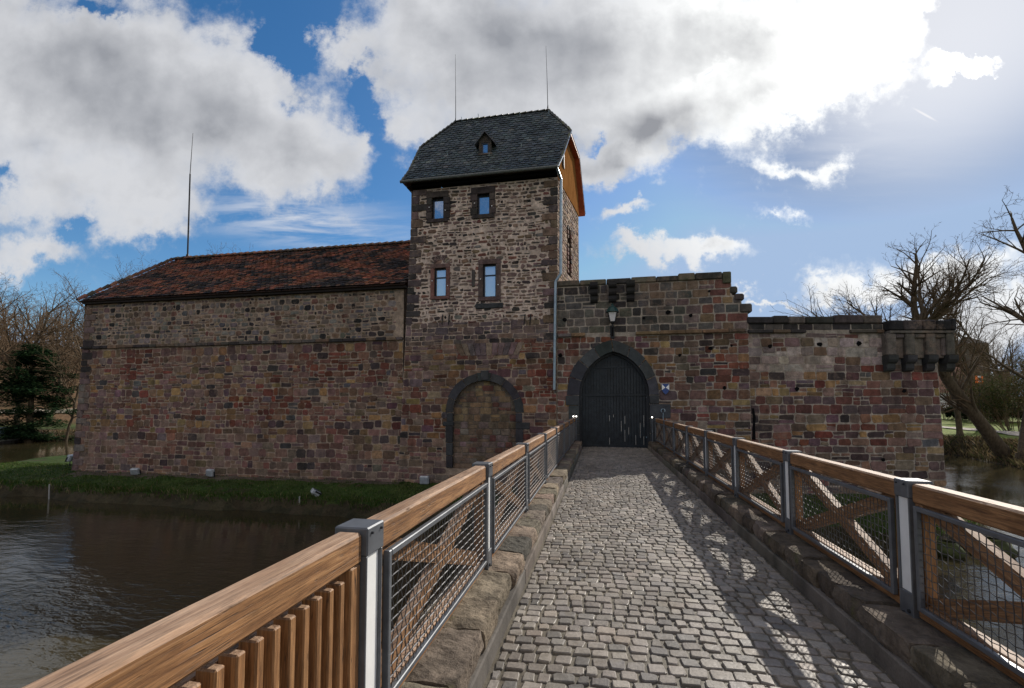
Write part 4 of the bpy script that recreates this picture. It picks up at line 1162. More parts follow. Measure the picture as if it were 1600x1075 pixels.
def rail_set(name, label, X, s, ys, near_y):
    root = empty(name, (X, ys[0], .0), label, 'railing', 'bridge railings')
    L = ys[1] - ys[0]
    bays = {}; post = make_post(s)
    def link(parts, y, first, cache, sub):
        made = {}
        for k, (m, mt) in parts.items():
            nm = k.rstrip('2#')
            if first:
                o = m.build(nm, mt, root, local=True); cache[k] = o
            else:
                o = cache[k].copy(); COL.objects.link(o); o.parent = root
            o.location = (0, y - ys[0], 0); made[k] = o
        for k, par in sub.items():
            made[k].parent = made[par]; made[k].location = (0, 0, 0)
        return made
    cb, cpz = {}, {}
    gaps = [round(b - a, 3) for a, b in zip(ys, ys[1:])]
    for i, y in enumerate(ys): link(post, y, i == 0, cpz, {k: 'post' for k in post if k != 'post'})
    for y, Lb_ in zip(ys, gaps):
        first = Lb_ not in bays
        if first: bays[Lb_] = (make_bay(Lb_, s, name), {})
        link(bays[Lb_][0], y, first, bays[Lb_][1], {'wire_mesh': 'mesh_frame'})
    return root
LP = [1.82 + 2.065 * i for i in range(8)] + [17.86]
LX = -1.01
rl_ = rail_set('bridge_railing', 'left timber and steel railing with slatted end section over the dark moat', LX, 1, LP, 0)
RPs = [3.56 + 1.97 * (i - 2) for i in range(9)] + [17.8]
RX = 2.055
rr_ = rail_set('bridge_railing', 'right timber and steel railing with sunlit cross braces behind wire mesh', RX, -1, RPs, 0)
def local(m, nm, mt, root): return m.build(nm, mt, root, local=True)
# slatted section nearest the viewer on the left
e = -3.3
m = MB(); m.box((-.052, e, HR_B), (.052, -.071, HR_T), bev=.012); local(m, 'handrail', M_WY, rl_)
m = MB(); m.box((-.042, e, .26), (.042, -.071, .36), bev=.008); local(m, 'bottom_rail', M_WY, rl_)
m = MB(); m.box((-.036, -.146, .361), (.046, -.072, HR_B - .001), bev=.006); local(m, 'stile', M_WZ, rl_)
m = MB(); m.box((-.05, e, .86), (-.02, -.147, .95), bev=.005); local(m, 'slat_rail', M_WY, rl_)
y = -.185
for i in range(34):
    m = MB(); zt = .975 + U(-.004, .004)
    m.box((-.019, y - .033, .362), (.045, y, zt), bev=.005); local(m, 'slat', M_WZ, rl_); y -= .071
# small lamps at the gate ends of the railings
for root, pxs, Yp in ((rl_, (896, 900.5), Y0 - .3), (rr_, (1019,), Y0 - .4)):
    for px in pxs:
        p = on_y(px, 650.5 if root is rl_ else 652, Yp); m = MB()
        loc = p - Vector(root.location)
        m.lathe(loc, [(.004, -.026), (.02, -.018), (.027, 0), (.02, .018), (.004, .026)], 10); lm = local(m, 'lamp', M_LAMP, root)
        m = MB(); m.tube(loc + Vector((0, 0, -.04)), loc + Vector((0, 0, -.95)), .02, .02, 6, cap=True); local(m, 'lamp_stem', M_STEEL, root)

# ================================================================== GROUND AND WATER
def seg_d(p, a, b):
    ax, ay = a; bx_, by_ = b; dx_, dy_ = bx_ - ax, by_ - ay
    t = max(0, min(1, ((p[0] - ax) * dx_ + (p[1] - ay) * dy_) / (dx_ * dx_ + dy_ * dy_)))
    return math.hypot(p[0] - ax - t * dx_, p[1] - ay - t * dy_)
def sdist(p, poly):
    d = min(seg_d(p, poly[i], poly[(i + 1) % len(poly)]) for i in range(len(poly))); return d if in_poly(p, poly) else -d
ISL = [(-33.5, 17.6), (-29, 16.1), (-22, 15.6), (-15, 15.2), (-8, 15.3), (-2, 15.6), (3, 15.4), (8.3, 14.2), (11.3, 16), (13, 19.5), (13.5, 26), (8, 34), (-8, 36), (-26, 34), (-33.5, 28), (-36, 23)]
MOAT = [(24, 6), (25.3, 32), (27.5, 42), (20, 56), (0, 62), (-36, 58), (-56, 44), (-62, 36), (-66, 20), (-52, -4), (-30, -12), (-8, -6.5), (-1.6, -4.2), (2.8, -4.2), (10, -7), (18, -4)]
GRASS = (.028, .055, .012); GRASS2 = (.045, .062, .017); EARTH = (.046, .034, .023); MUD = (.03, .023, .016); LITTER = (.12, .075, .04)
def mixc(a, b, t): return tuple(lerp(x, y, t) for x, y in zip(a, b))
def grid_mesh(name, xs, ys, hf, cf, skip=None):
    m = MB(); nx, ny = len(xs), len(ys); vs = []; cs = []
    for y in ys:
        for x in xs: vs.append(Vector((x, y, hf(x, y))))
    m.v = vs
    for j in range(ny - 1):
        for i in range(nx - 1):
            cx, cy = (xs[i] + xs[i + 1]) / 2, (ys[j] + ys[j + 1]) / 2
            q = (j * nx + i, j * nx + i + 1, (j + 1) * nx + i + 1, (j + 1) * nx + i)
            if skip and skip(cx, cy, [vs[k].z for k in q]): continue
            m.f.append(q); m.m.append(0); m.c.append(cf(cx, cy, sum(vs[k].z for k in q) / 4, max(vs[k].z for k in q) - min(vs[k].z for k in q)))
    return tag(m.build(name, M_TURF, smooth=True), kind='structure')
_c = {}
def isl_sd(x, y):
    k = (round(x, 3), round(y, 3))
    if k not in _c: _c[k] = sdist((x, y), ISL) + .42 * noise.noise(Vector((x * .55, y * .55, 0))) + .2 * noise.noise(Vector((x * 1.7, y * 1.7, 4)))
    return _c[k]
def isl_h(x, y):
    d = isl_sd(x, y)
    h = -3.2 + .8 * sstep(-1.2, -.05, d) + .5 * sstep(-.1, .3, d) + .33 * sstep(.2, 2.4, d)
    return h + .05 * noise.noise(Vector((x * 1.3, y * 1.3, 7))) * sstep(0, .5, d) + .03 * noise.noise(Vector((x * 4, y * 4, 1)))
def frange(a, b, s): return [a + s * i for i in range(int((b - a) / s) + 1)]
def isl_c(x, y, z, sl_):
    n = noise.noise(Vector((x * .6, y * .6, 3))) + .5 * noise.noise(Vector((x * 2.2, y * 2.2, 8)))
    c = mixc(GRASS, GRASS2, sstep(-.5, .6, n))
    if n < -.35: c = mixc(c, (.06, .045, .028), .6)
    if z < -1.95 or sl_ > .24: c = mixc(c, EARTH if z > -2.25 else MUD, .85)
    if -24.8 < x < -8 and y > 17.35 + .25 * n: c = mixc(EARTH, (.13, .11, .09), .5)
    return vary(c, .12)
grid_mesh('grass_bank', frange(-38, 15, .26), frange(13, 36, .26), isl_h, isl_c, lambda x, y, z: max(z) < -2.9 or (-24 < x < 8 and y > 20))
def gr_h(x, y):
    d = -sdist((x, y), MOAT)
    d += .6 * noise.noise(Vector((x * .25, y * .25, 0)))
    if d < -3: return -3.6
    left = sstep(-20, -50, x)
    h = -3.4 + 1.1 * sstep(-1.5, 0, d) + (1.05 - .25 * left) * sstep(-.1, 2.2, d)
    if d > 2: h += min(2.0, (d - 2) * .022) + max(0, d - 55) * .012 + left * max(0, min(70, d - 24)) * .23
    if abs(x - .6) < 5 and y < -2: h = lerp(h, -.05, sstep(-2.2, -4, y) * sstep(5, 2.5, abs(x - .6)))
    return h + .12 * noise.noise(Vector((x * .3, y * .3, 2))) * sstep(0, 3, d)
def gr_c(x, y, z, sl_):
    d = -sdist((x, y), MOAT); n = noise.noise(Vector((x * .12, y * .12, 3))) + .5 * noise.noise(Vector((x * .7, y * .7, 8)))
    c = mixc((.12, .165, .026), (.155, .185, .036), sstep(-.5, .5, n))
    if x < -20: c = mixc(LITTER, (.06, .08, .025), sstep(5, 11, d + n * 3) * sstep(26, 16, d + 4 * n)); 
    if d < 3.6 + n * 1.2: c = mixc((.05, .038, .024), (.095, .078, .042), sstep(-.4, .5, n))
    if z < -2.2: c = MUD
    return vary(c, .14)
def spaced(c0, c1, s, far):
    a = frange(c0, c1, s); q = s; lo, hi = c0, c1
    while hi < far: q *= 1.35; hi += q; a.append(hi)
    q = s
    while lo > -far: q *= 1.35; lo -= q; a.insert(0, lo)
    return a
grid_mesh('ground', spaced(-75, 50, 1.25, 2600), spaced(-15, 90, 1.25, 2600), gr_h, gr_c)
m = MB(); m.face([Vector((-90, -30, WLEV)), Vector((60, -30, WLEV)), Vector((60, 90, WLEV)), Vector((-90, 90, WLEV))]); tag(m.build('water', M_WATER), kind='structure')
# footpaths on the far banks, laid as thin strips that follow the ground
def path_strip(name, pts, w, col):
    m = MB(); L = []
    for a, b in zip(pts, pts[1:]):
        n = max(1, int(math.hypot(b[0] - a[0], b[1] - a[1]) / 1.0))
        L += [(lerp(a[0], b[0], i / n), lerp(a[1], b[1], i / n)) for i in range(n)]
    L.append(pts[-1]); q = []
    for i, p in enumerate(L):
        o = L[min(i + 1, len(L) - 1)]; r_ = L[max(i - 1, 0)]; d = Vector((o[0] - r_[0], o[1] - r_[1])).normalized(); nn = Vector((-d.y, d.x)) * w / 2
        row = []
        for k in (-1, 0, 1): x, y = p[0] + nn.x * k, p[1] + nn.y * k; row.append(Vector((x, y, max(gr_h(x, y), gr_h(x + .6, y), gr_h(x - .6, y), gr_h(x, y + .6), gr_h(x, y - .6)) + .06)))
        q.append(row)
    for a, b in zip(q, q[1:]):
        for k in (0, 1): m.face([a[k], a[k + 1], b[k + 1], b[k]], col)
    tag(m.build(name, M_TURF), kind='structure')
def gz(px, py):
    d = 18.0
    while d < 400:
        p = on_d(px, py, d)
        if p.z <= gr_h(p.x, p.y) and p.z > WLEV - .3: return p
        d += .1
    return on_d(px, py, 60)
path_strip('path', [tuple(gz(px, py)[:2]) for px, py in ((1400, 664), (1470, 668), (1530, 673), (1590, 679), (1680, 690))], 1.9, (.42, .38, .33))
path_strip('path', [tuple(gz(px, py)[:2]) for px, py in ((-80, 645), (0, 644.5), (70, 644), (125, 642.5), (200, 641))], 2.0, (.33, .29, .23))

# grass blades on the castle bank
gb_ = MB()
def blade(x, y, z, h, w, col, lean):
    t = U(0, 6.28); d = Vector((math.cos(t), math.sin(t), 0)); s_ = Vector((-d.y, d.x, 0)) * w
    b = Vector((x, y, z - .02)); gb_.add([b - s_, b + s_, b + d * lean * h * .4 + s_ * .6 + Vector((0, 0, h * .6)), b + d * lean * h + Vector((0, 0, h))], [(0, 1, 2, 3)], col)
cnt = 0
while cnt < 26000:
    x = U(-34, 12.5); y = U(14.2, 20)
    if y > 17.9 and -25.2 < x: continue
    d = isl_sd(x, y)
    if d < .12 or (y > 17.35 and -24.5 < x < -8.3 and R() < .8): continue
    edge = d < .5
    h = U(.10, .26) if edge else U(.05, .12)
    c = pick([(3, (.038, .078, .014)), (2, (.055, .088, .02)), (1, (.08, .09, .032)), (.8 if edge else .2, (.20, .17, .09))])
    blade(x, y, isl_h(x, y), h, U(.008, .016), vary(c, .25), U(.1, .7)); cnt += 1
for i in range(90):   # straw tufts hanging over the water's edge
    x = U(-32, 11); y = U(14.4, 16.6); d = isl_sd(x, y)
    if not 0 < d < .45: continue
    for k in range(16): blade(x + U(-.3, .3), y + U(-.12, .12), isl_h(x, y), U(.1, .26), .007, vary(pick([(1, (.14, .115, .055)), (2, (.07, .09, .025))])), U(.4, 1.1))
tag(gb_.build('grass', M_LEAF), 'short green grass on the bank below the castle wall', 'grass', kind='stuff')

random.seed(91); gb_ = MB(); cnt = 0
while cnt < 15000:
    if R() < .62: x, y = U(20, 36), U(24, 56)
    else: x, y = U(-68, -34), U(22, 60)
    d = -sdist((x, y), MOAT)
    if not -.2 < d < 5.5 or R() < (d - 2.5) / 3.5: continue
    z = gr_h(x, y)
    if z < WLEV: continue
    blade(x, y, z, U(.15, .5) * (1.2 if d < 2.5 else .6), U(.02, .045), vary(pick([(3, (.11, .085, .045)), (2, (.17, .13, .07)), (1.4, (.055, .065, .024)), (1, (.04, .032, .02))]), .3), U(.2, 1.1)); cnt += 1
tag(gb_.build('undergrowth', M_LEAF), 'brown winter undergrowth along the far banks', 'undergrowth', kind='stuff')
# ---------------------------------------------------------------- floodlights, stakes, rock
def flood(label, px, py, rz, tilt, s=1.0, post=.22):
    d = 12.0
    while d < 40:
        p = on_d(px, py, d); z = isl_h(p.x, p.y)
        if p.z <= z or p.y > Y0 - .25 and p.x > -25: break
        d += .05
    e = empty('floodlight', (p.x, p.y, z), label, 'floodlight', 'floodlights along the castle wall', rz)
    W, H, D_ = .2 * s, .17 * s, .13 * s
    T = Matrix.Translation((0, 0, post + H * .9)) @ Matrix.Rotation(tilt, 4, 'X')
    fr = lambda x, y, z_: T @ Vector((x, y, z_))
    m = MB(); m.box((-W, -D_, -H), (W, D_ * .35, H), bev=.03 * s, fr=fr)
    for k in range(5): m.box((-W * .8 + k * W * .38, -D_ - .03, -H * .7), (-W * .8 + k * W * .38 + .02, -D_ + .002, H * .7), fr=fr)
    m.build('housing', M_ALU, e, local=True)
    m = MB(); m.box((-W * .9, D_ * .352, -H * .88), (W * .9, D_ * .352 + .012, H * .88), bev=.004, fr=fr); m.build('glass', M_GLASS, e, local=True)
    m = MB()
    for q in (-1, 1): m.box((q * (W + .012) - .006, -.03, -.02 - H), (q * (W + .012) + .006, .03, .05), fr=fr)
    m.box((-W - .018, -.03, -H - .03), (W + .018, .03, -H - .021), fr=fr)
    m.tube(Vector((0, 0, -.25)), Vector((0, 0, post)), .022, .022, 6, cap=True); m.build('bracket', M_BOLT, e, local=True)
flood('silver floodlight on a post left of the hall corner', 109, 729, 1.9, .35, 1.0, .3)
flood('grey floodlight at the wall foot near the left hall corner', 212, 742, .25, .3, .9, .03)
flood('pale upright floodlight at the foot of the hall wall middle', 330, 746, -.25, .1, .95, .06)
flood('floodlight tilted up on the grass away from the wall', 494, 775, -.9, 1.0, 1.0, .02)
flood('floodlight at the wall foot beside the left railing', 664, 757, 0, .05, .95, .03)
def stake(label, px, py0, py1):
    p = on_z(px, py1, WLEV); q = on_y(px, py0, p.y); m = MB()
    m.tube(p - Vector((0, 0, .5)), q, .028, .022, 6, cap=True); m.tube(q, q + Vector((.01, 0, .02)), .03, .03, 6, cap=True)
    tag(m.build('wooden_stake', M_STAKE), label, 'stake', 'stakes in the moat')
stake('thin pale stake in the water at the far left bank', 77, 758, 780); stake('pale stake at the water edge below the tilted floodlight', 468, 777, 800)
m = MB(); rc = on_z(1520, 852, -2.2)
for k in range(9):
    c = rc + Vector((U(-1.3, 1.2), U(-.5, 1.3), U(-.15, .1))); s_ = U(.25, .6); n = 9; vs = []; 
    for j in range(1, 6):
        for i in range(n):
            th, ph_ = 2 * math.pi * i / n, math.pi * j / 6; d = Vector((math.sin(ph_) * math.cos(th), math.sin(ph_) * math.sin(th), .6 * math.cos(ph_)))
            vs.append(c + d * s_ * (1 + .3 * noise.noise(d * 2 + Vector((k * 9, 0, 0)))))
    m.add(vs, [(j * n + i, j * n + (i + 1) % n, (j + 1) * n + (i + 1) % n, (j + 1) * n + i) for j in range(4) for i in range(n)] + [tuple(range(n)), tuple(range(4 * n, 5 * n))], vary(pick([(1, (.075, .09, .02)), (1, (.05, .045, .035)), (1, (.06, .07, .025))])))
tag(m.build('mossy_rock_heap', M_KERB, smooth=True), 'mossy rock heap at the water edge behind the right railing', 'rocks')

# ================================================================== TREES
def grow(mt, mc, p, d, L, r, lev, cfg):
    n = max(2, int(L / cfg['seg'][min(lev, 3)])); seg = L / n; r_end = r * cfg['taper']; pts = [p.copy()]
    for i in range(n):
        d = (d + Vector((U(-1, 1), U(-1, 1), U(-1, 1))) * cfg['wander'] + Vector((0, 0, cfg['up'] * (1 if lev else .3)))).normalized()
        q = p + d * seg; ra, rb = lerp(r, r_end, i / n), lerp(r, r_end, (i + 1) / n)
        (mt if lev <= cfg['tl'] else mc).tube(p, q, ra, rb, 7 if lev == 0 else (5 if lev == 1 else 3))
        p = q
        if lev < cfg['lev'] and (i + 1) / n > (cfg['bare'] if lev == 0 else .22):
            for _ in range(cfg['kids'][min(lev, len(cfg['kids']) - 1)]):
                if R() < cfg['prob'][min(lev, len(cfg['prob']) - 1)]:
                    ax = d.orthogonal().normalized(); ax.rotate(Matrix.Rotation(U(0, 6.283), 3, d)); ang = math.radians(U(*cfg['ang']))
                    nd = (d * math.cos(ang) + ax * math.sin(ang)).normalized()
                    f = 1 - .5 * i / n
                    grow(mt, mc, p, nd, L * U(*cfg['len']) * f, max(cfg['rmin'], rb * U(.5, .72)), lev + 1, cfg)
    return p
def cfg(**k):
    c = dict(seg=(.8, .6, .45, .35), taper=.35, wander=.16, up=.05, lev=4, tl=1, bare=.3, kids=(2, 1, 1, 1), prob=(.85, .75, .75, .7), ang=(28, 62), len=(.42, .68), rmin=.012)
    c.update(k); return c
def tree(name, label, base, H, r, c, d=Vector((0, 0, 1)), seed=1, group=None, trunk_pts=None, cat='tree', kind=None, topf=.6, spread=1.0):
    random.seed(seed)
    e = empty(name, base, label, cat, group); mt, mc = MB(), MB(); p = Vector(base)
    mt.tube(p - Vector((0, 0, .4)), p + d * .35, r * 1.5, r * 1.02, 8)
    if trunk_pts:
        pts = [p] + trunk_pts; k = len(pts)
        for i in range(k - 1):
            mt.tube(pts[i], pts[i + 1], lerp(r, r * .6, i / (k - 1)), lerp(r, r * .6, (i + 1) / (k - 1)), 9)
            if i >= 1:
                for _ in range(3):
                    dd = ((pts[i + 1] - pts[i]).normalized() * .55 + Vector((U(-1, 1) * spread, U(-1, 1) * spread, U(.2, .8)))).normalized(); grow(mt, mc, pts[i + 1] if i < k - 2 else pts[i], dd, H * U(.3, .55), r * .35, 1, c)
        grow(mt, mc, pts[-1], (pts[-1] - pts[-2]).normalized(), H * topf, r * .55, 0, c)
    else: grow(mt, mc, p + d * .3, d, H, r, 0, c)
    mt.build('trunk', M_BARK, e, smooth=True); mc.build('crown', M_TWIG, e)
    return e
# right bank
b = on_d(1440, 700, 36.0); b.z = gr_h(b.x, b.y)
tree('bare_tree', 'broad spreading bare tree right behind the corner turret', b, 12.5, .46, cfg(lev=5, kids=(2, 2, 2, 1), prob=(.9, .8, .66, .85), bare=.05, len=(.42, .68), wander=.17, up=.035, ang=(28, 62), tl=2, rmin=.011, taper=.3), seed=8, trunk_pts=[b + Vector((.1, 0, 6)), b + Vector((0, .1, 10.1)), b + Vector((.1, .05, 11.0)), b + Vector((.05, 0, 12.0))], topf=.4, spread=1.7)
b = gz(1500, 681)
tree('bare_tree', 'slender upright bare tree on the lawn edge right of the turret', b, 15.5, .23, cfg(lev=4, kids=(2, 2, 2, 1), bare=.35, len=(.25, .42), ang=(30, 55)), seed=12)
lb = gz(1575, 716)
dd = (lb - EYE).dot(FW)
tp = [on_d(px, py, dd * k) for px, py, k in ((1556, 692, 1), (1528, 655, 1), (1500, 620, 1.0), (1478, 590, 1.0), (1466, 560, .99))]
tree('leaning_tree', 'thick trunked tree leaning left over the water towards the turret', lb, 6.0, .44, cfg(lev=4, len=(.4, .65), kids=(2, 2, 1, 1)), seed=21, trunk_pts=tp)
lb2 = gz(1600, 716)
tp2 = [on_d(px, py, dd) for px, py in ((1604, 670), (1618, 600), (1622, 520), (1612, 440))]
tree('ivy_tree', 'upright old tree at the right picture edge with long arching limbs', lb2, 8.0, .36, cfg(lev=5, kids=(2, 2, 2, 1), prob=(.9, .65, .62, .75), len=(.45, .7), ang=(35, 75), tl=2, bare=.2, wander=.2), seed=33, trunk_pts=tp2)
for i, (px, d_, H, sd_, lbl) in enumerate(((1335, 44, 12.2, 41, 'thin many stemmed bare tree showing left of the broad tree'), (1300, 46, 11.4, 42, 'low thin bare sapling over the curtain wall top'), (1385, 43, 13.6, 43, 'tall thin bare stem just left of the broad tree trunk'), (1530, 47, 15, 44, 'bare tree in front of the distant spire'), (1575, 52, 14.5, 45, 'tall bare tree high above the ivy shrubs'), (1640, 40, 15, 46, 'wide bare tree half outside the right edge'))):
    b = on_d(px, 690, d_); b.z = gr_h(b.x, b.y)
    tree('bare_tree', lbl, b, H, .16, cfg(bare=.3, kids=(2, 2, 1, 1), prob=(.9, .7, .8, .7), len=(.3, .5), wander=.13, ang=(18, 45), lev=5), seed=sd_, group='bare trees on the right bank')
# left bank
for i, (px, d_, H, r, sd_, lbl) in enumerate(((-40, 46, 14, .2, 51, 'dark bare tree cut by the left picture edge'), (25, 56, 15, .3, 52, 'wide bare tree rising behind the yew'), (75, 60, 13.5, .26, 53, 'bare tree between the yew and the hall'), (104, 50, 12.5, .14, 54, 'thin stemmed bare tree beside the hall corner'), (122, 66, 17, .25, 55, 'tall bare tree partly hidden by the hall roof'), (245, 62, 19.5, .25, 56, 'bare tree top showing over the hall roof hip'), (310, 64, 20, .25, 57, 'bare tree top showing behind the roof rod'))):
    b = on_d(px, 680, d_); b.z = gr_h(b.x, b.y)
    tree('bare_tree', lbl, b, H, r, cfg(bare=.25, kids=(2, 2, 1, 1), prob=(.85, .55, .75, .7), len=(.4, .62), rmin=.016), seed=sd_, group='bare trees on the left bank')
def leaf_cloud(m, c, rad, n, size, cols, flat=.45):
    for _ in range(n):
        while True:
            d = Vector((U(-1, 1), U(-1, 1), U(-1, 1)))
            if .1 < d.length < 1: break
        p = c + Vector((d.x * rad.x, d.y * rad.y, d.z * rad.z)); t = U(0, 6.28); a_ = Vector((math.cos(t), math.sin(t), U(-flat, flat))) * size * U(.6, 1.4); b_ = Vector((-math.sin(t), math.cos(t), U(-.6, .6))) * size * U(.25, .5)
        m.add([p - a_, p + b_, p + a_, p - b_], [(0, 1, 2, 3)], vary(pick(cols), .3))
random.seed(77)
b = gz(45, 692); ye = empty('yew_tree', b, 'dark green yew with drooping sprays on the left bank', 'tree'); mt = MB(); mc = MB()
mt.tube(b - Vector((0, 0, .3)), b + Vector((0, 0, 9)), .4, .06, 7)
ycol = [(3, (.014, .034, .016)), (2, (.026, .055, .022)), (1.4, (.045, .078, .03))]
for i in range(112):
    t = R() ** .9; z = lerp(.4, 10.4, t); rr0 = (6.4 * (1 - t) ** .7 + .4) * (1 if z > 3.2 else .3 + .2 * R()); an = U(0, 6.28); k = U(.25, 1.0); ln = rr0 * k
    dv = Vector((math.cos(an), math.sin(an), 0)); tip = b + dv * ln + Vector((0, 0, z - .12 * ln)); mt.tube(b + Vector((0, 0, z)), tip, .05, .015, 4)
    leaf_cloud(mc, tip, Vector((.95 + .3 * R(), .95, .36)), 190, .17, ycol); leaf_cloud(mc, b + dv * ln * .5 + Vector((0, 0, z)), Vector((.9, .9, .4)), 100, .17, ycol)
mt.build('trunk', M_BARK, ye); mc.build('crown', M_LEAF, ye)
def shrub(label, px, py, d_, w, h, cols, seed, twig=True, lf=60, name='shrub'):
    random.seed(seed); b = on_d(px, py, d_); b.z = gr_h(b.x, b.y) - .1
    e = empty(name, b, label, 'shrub', 'shrubs along the right bank'); ms, ml = MB(), MB()
    for i in range(26):
        an = U(0, 6.28); k = R() ** .5; tip = b + Vector((math.cos(an) * w * k, math.sin(an) * w * k, h * U(.45, 1.0) * (1 - .35 * k * k)))
        if twig: grow(ms, ms, b + Vector((math.cos(an) * w * k * .4, math.sin(an) * w * k * .4, 0)), (tip - b).normalized(), (tip - b).length * .9, .035, 2, cfg(lev=4, rmin=.009, seg=(.5, .5, .45, .35)))
        leaf_cloud(ml, tip - Vector((0, 0, h * .12)), Vector((w * .28, w * .28, h * .17)), int(lf * 1.5), .0027 * d_, cols, 1)
    ms.build('stem', M_TWIG, e); ml.build('foliage', M_LEAF, e)
olive = [(2, (.055, .05, .02)), (2, (.085, .065, .03)), (1, (.045, .06, .02)), (1, (.11, .085, .05))]
dgreen = [(3, (.015, .026, .011)), (1, (.03, .045, .016))]
shrub('olive brown tangled shrub behind the leaning trunk', 1535, 668, 60, 3.6, 8.2, olive, 61, True, 100)
shrub('large olive ivy mass at the right picture edge', 1590, 690, 44, 3.6, 7.6, [(2, (.05, .062, .018)), (2, (.075, .07, .028)), (1, (.03, .045, .015))], 62, True, 150)
shrub('low dark evergreen hedge clump below the olive shrubs', 1560, 662, 58, 3.4, 2.9, dgreen, 63, False, 150)
shrub('low dark evergreen bush beside the slender tree', 1497, 660, 64, 1.3, 2.2, dgreen, 64, False, 110)
shrub('dark evergreen hedge clump near the right edge', 1592, 664, 56, 2.8, 3.0, dgreen, 65, False, 140)
shrub('pale brown bare thicket in front of the white house', 1475, 655, 66, 2.4, 2.6, [(1, (.14, .1, .075)), (1, (.1, .075, .05))], 66, True, 40)
# far woods read as one mass
def woods(label, spots, seed):
    random.seed(seed); m = MB()
    for px, d_, H in spots:
        b = on_d(px, 650, d_); b.z = gr_h(b.x, b.y)
        grow(m, m, b, Vector((0, 0, 1)), H, .16, 0, cfg(bare=.1, lev=3, kids=(2, 2, 1), prob=(.95, .65, .8), len=(.3, .5), rmin=.022, seg=(1.2, .9, .8, .6)))
    tag(m.build('woods', M_TWIG), label, 'woods', kind='stuff')
random.seed(5)
woods('brown winter woods on the slope beyond the left bank', [(U(-140, 150), U(72, 120), U(8, 13)) for _ in range(120)], 71)
woods('grey brown winter woods far behind the right bank', [(U(1450, 1720), U(95, 150), U(8, 15)) for _ in range(70)] + [(U(1478, 1650), U(66, 88), U(5, 9)) for _ in range(34)], 72)

# ---------------------------------------------------------------- far buildings
def house(name, label, px0, px1, py_e, py_r, d_, depth, roof_mat, cat='house', pyramid=False):
    p0, p1 = on_d(px0, py_e, d_), on_d(px1, py_e, d_); gzv = gr_h(p0.x, p0.y) - .5; rzv = on_d((px0 + px1) / 2, py_r, d_).z; ez_ = p0.z
    bdir = Vector((FW.x, FW.y, 0)).normalized() * depth
    A_ = Vector((p0.x, p0.y, 0)); B_ = Vector((p1.x, p1.y, 0)); Cc = B_ + bdir; Dd = A_ + bdir
    e = empty(name, (A_.x, A_.y, gzv), label, cat); m = MB(); up = lambda p, z: Vector((p.x, p.y, z))
    for a_, b_ in ((A_, B_), (B_, Cc), (Cc, Dd), (Dd, A_)): m.face([up(a_, gzv), up(b_, gzv), up(b_, ez_), up(a_, ez_)])
    mid0, mid1 = (A_ + Dd) / 2, (B_ + Cc) / 2
    if not pyramid: m.face([up(A_, ez_), up(Dd, ez_), up(mid0, rzv)]); m.face([up(B_, ez_), up(Cc, ez_), up(mid1, rzv)])
    m.build('wall', M_PLASTER if not pyramid else M_FARSTONE, e); m = MB(); ov = (A_ - B_).normalized() * .3; fo = bdir.normalized() * -.4
    if pyramid:
        top = up((A_ + Cc) / 2, rzv)
        for a_, b_ in ((A_, B_), (B_, Cc), (Cc, Dd), (Dd, A_)): m.face([up(a_, ez_), up(b_, ez_), top])
    else:
        m.face([up(A_ + ov + fo, ez_ - .2), up(B_ - ov + fo, ez_ - .2), up(mid1 - ov, rzv + .05), up(mid0 + ov, rzv + .05)]); m.face([up(Dd + ov - fo, ez_ - .2), up(Cc - ov - fo, ez_ - .2), up(mid1 - ov, rzv + .05), up(mid0 + ov, rzv + .05)])
    m.build('roof', roof_mat, e)
    wd = (B_ - A_); out = bdir.normalized() * -.03
    for t in (.2, .5, .8):
        c0 = A_ + wd * t; hw = wd.normalized() * min(.5, wd.length * .08); zc_ = lerp(gzv, ez_, .62); m = MB()
        m.face([up(c0 - hw + out, zc_ - .7), up(c0 + hw + out, zc_ - .7), up(c0 + hw + out, zc_ + .7), up(c0 - hw + out, zc_ + .7)]); m.build('window', M_FRAME, e)
house('white_house', 'white rendered house with red tile roof behind the right bank trees', 1440, 1526, 612, 553, 92, 9, M_BRICKROOF)
house('church_tower', 'square brown tower with pyramid roof far behind the trees', 1513, 1545, 536, 523, 125, 6, M_GREYROOF, 'tower', True)
oc = on_d(1530, 593, 50); oc.z = oc.z
og = empty('orange_sign', (oc.x, oc.y, gr_h(oc.x, oc.y)), 'orange sign board on a post among the right bank shrubs', 'sign')
def quadp(c, w, h, mat, nm, off):
    m = MB(); f = -F0 * off; vs = [c + RT * x + Vector((0, 0, z)) + f for x, z in ((-w, -h), (w, -h), (w, h), (-w, h))]; vs2 = [v_ + F0 * .03 for v_ in vs]
    m.add(vs + vs2, [(0, 1, 2, 3), (4, 5, 6, 7), (0, 1, 5, 4), (1, 2, 6, 5), (2, 3, 7, 6), (3, 0, 4, 7)]); m.build(nm, mat, og)
quadp(oc, .42, .4, M_ORANGE, 'board', 0); quadp(oc + Vector((0, 0, .3)) , .16, .1, M_WHITE, 'panel', .04); quadp(oc + Vector((0, 0, .04)) + RT * .08, .14, .1, M_FRAME, 'panel', .04); quadp(oc + Vector((0, 0, -.2)) + RT * .04, .14, .06, M_WHITE, 'panel', .04)
m = MB(); m.tube(Vector((oc.x, oc.y, gr_h(oc.x, oc.y) - .3)) + F0 * .05, oc + F0 * .05, .04, .04, 6); m.build('post', M_IRON, og)
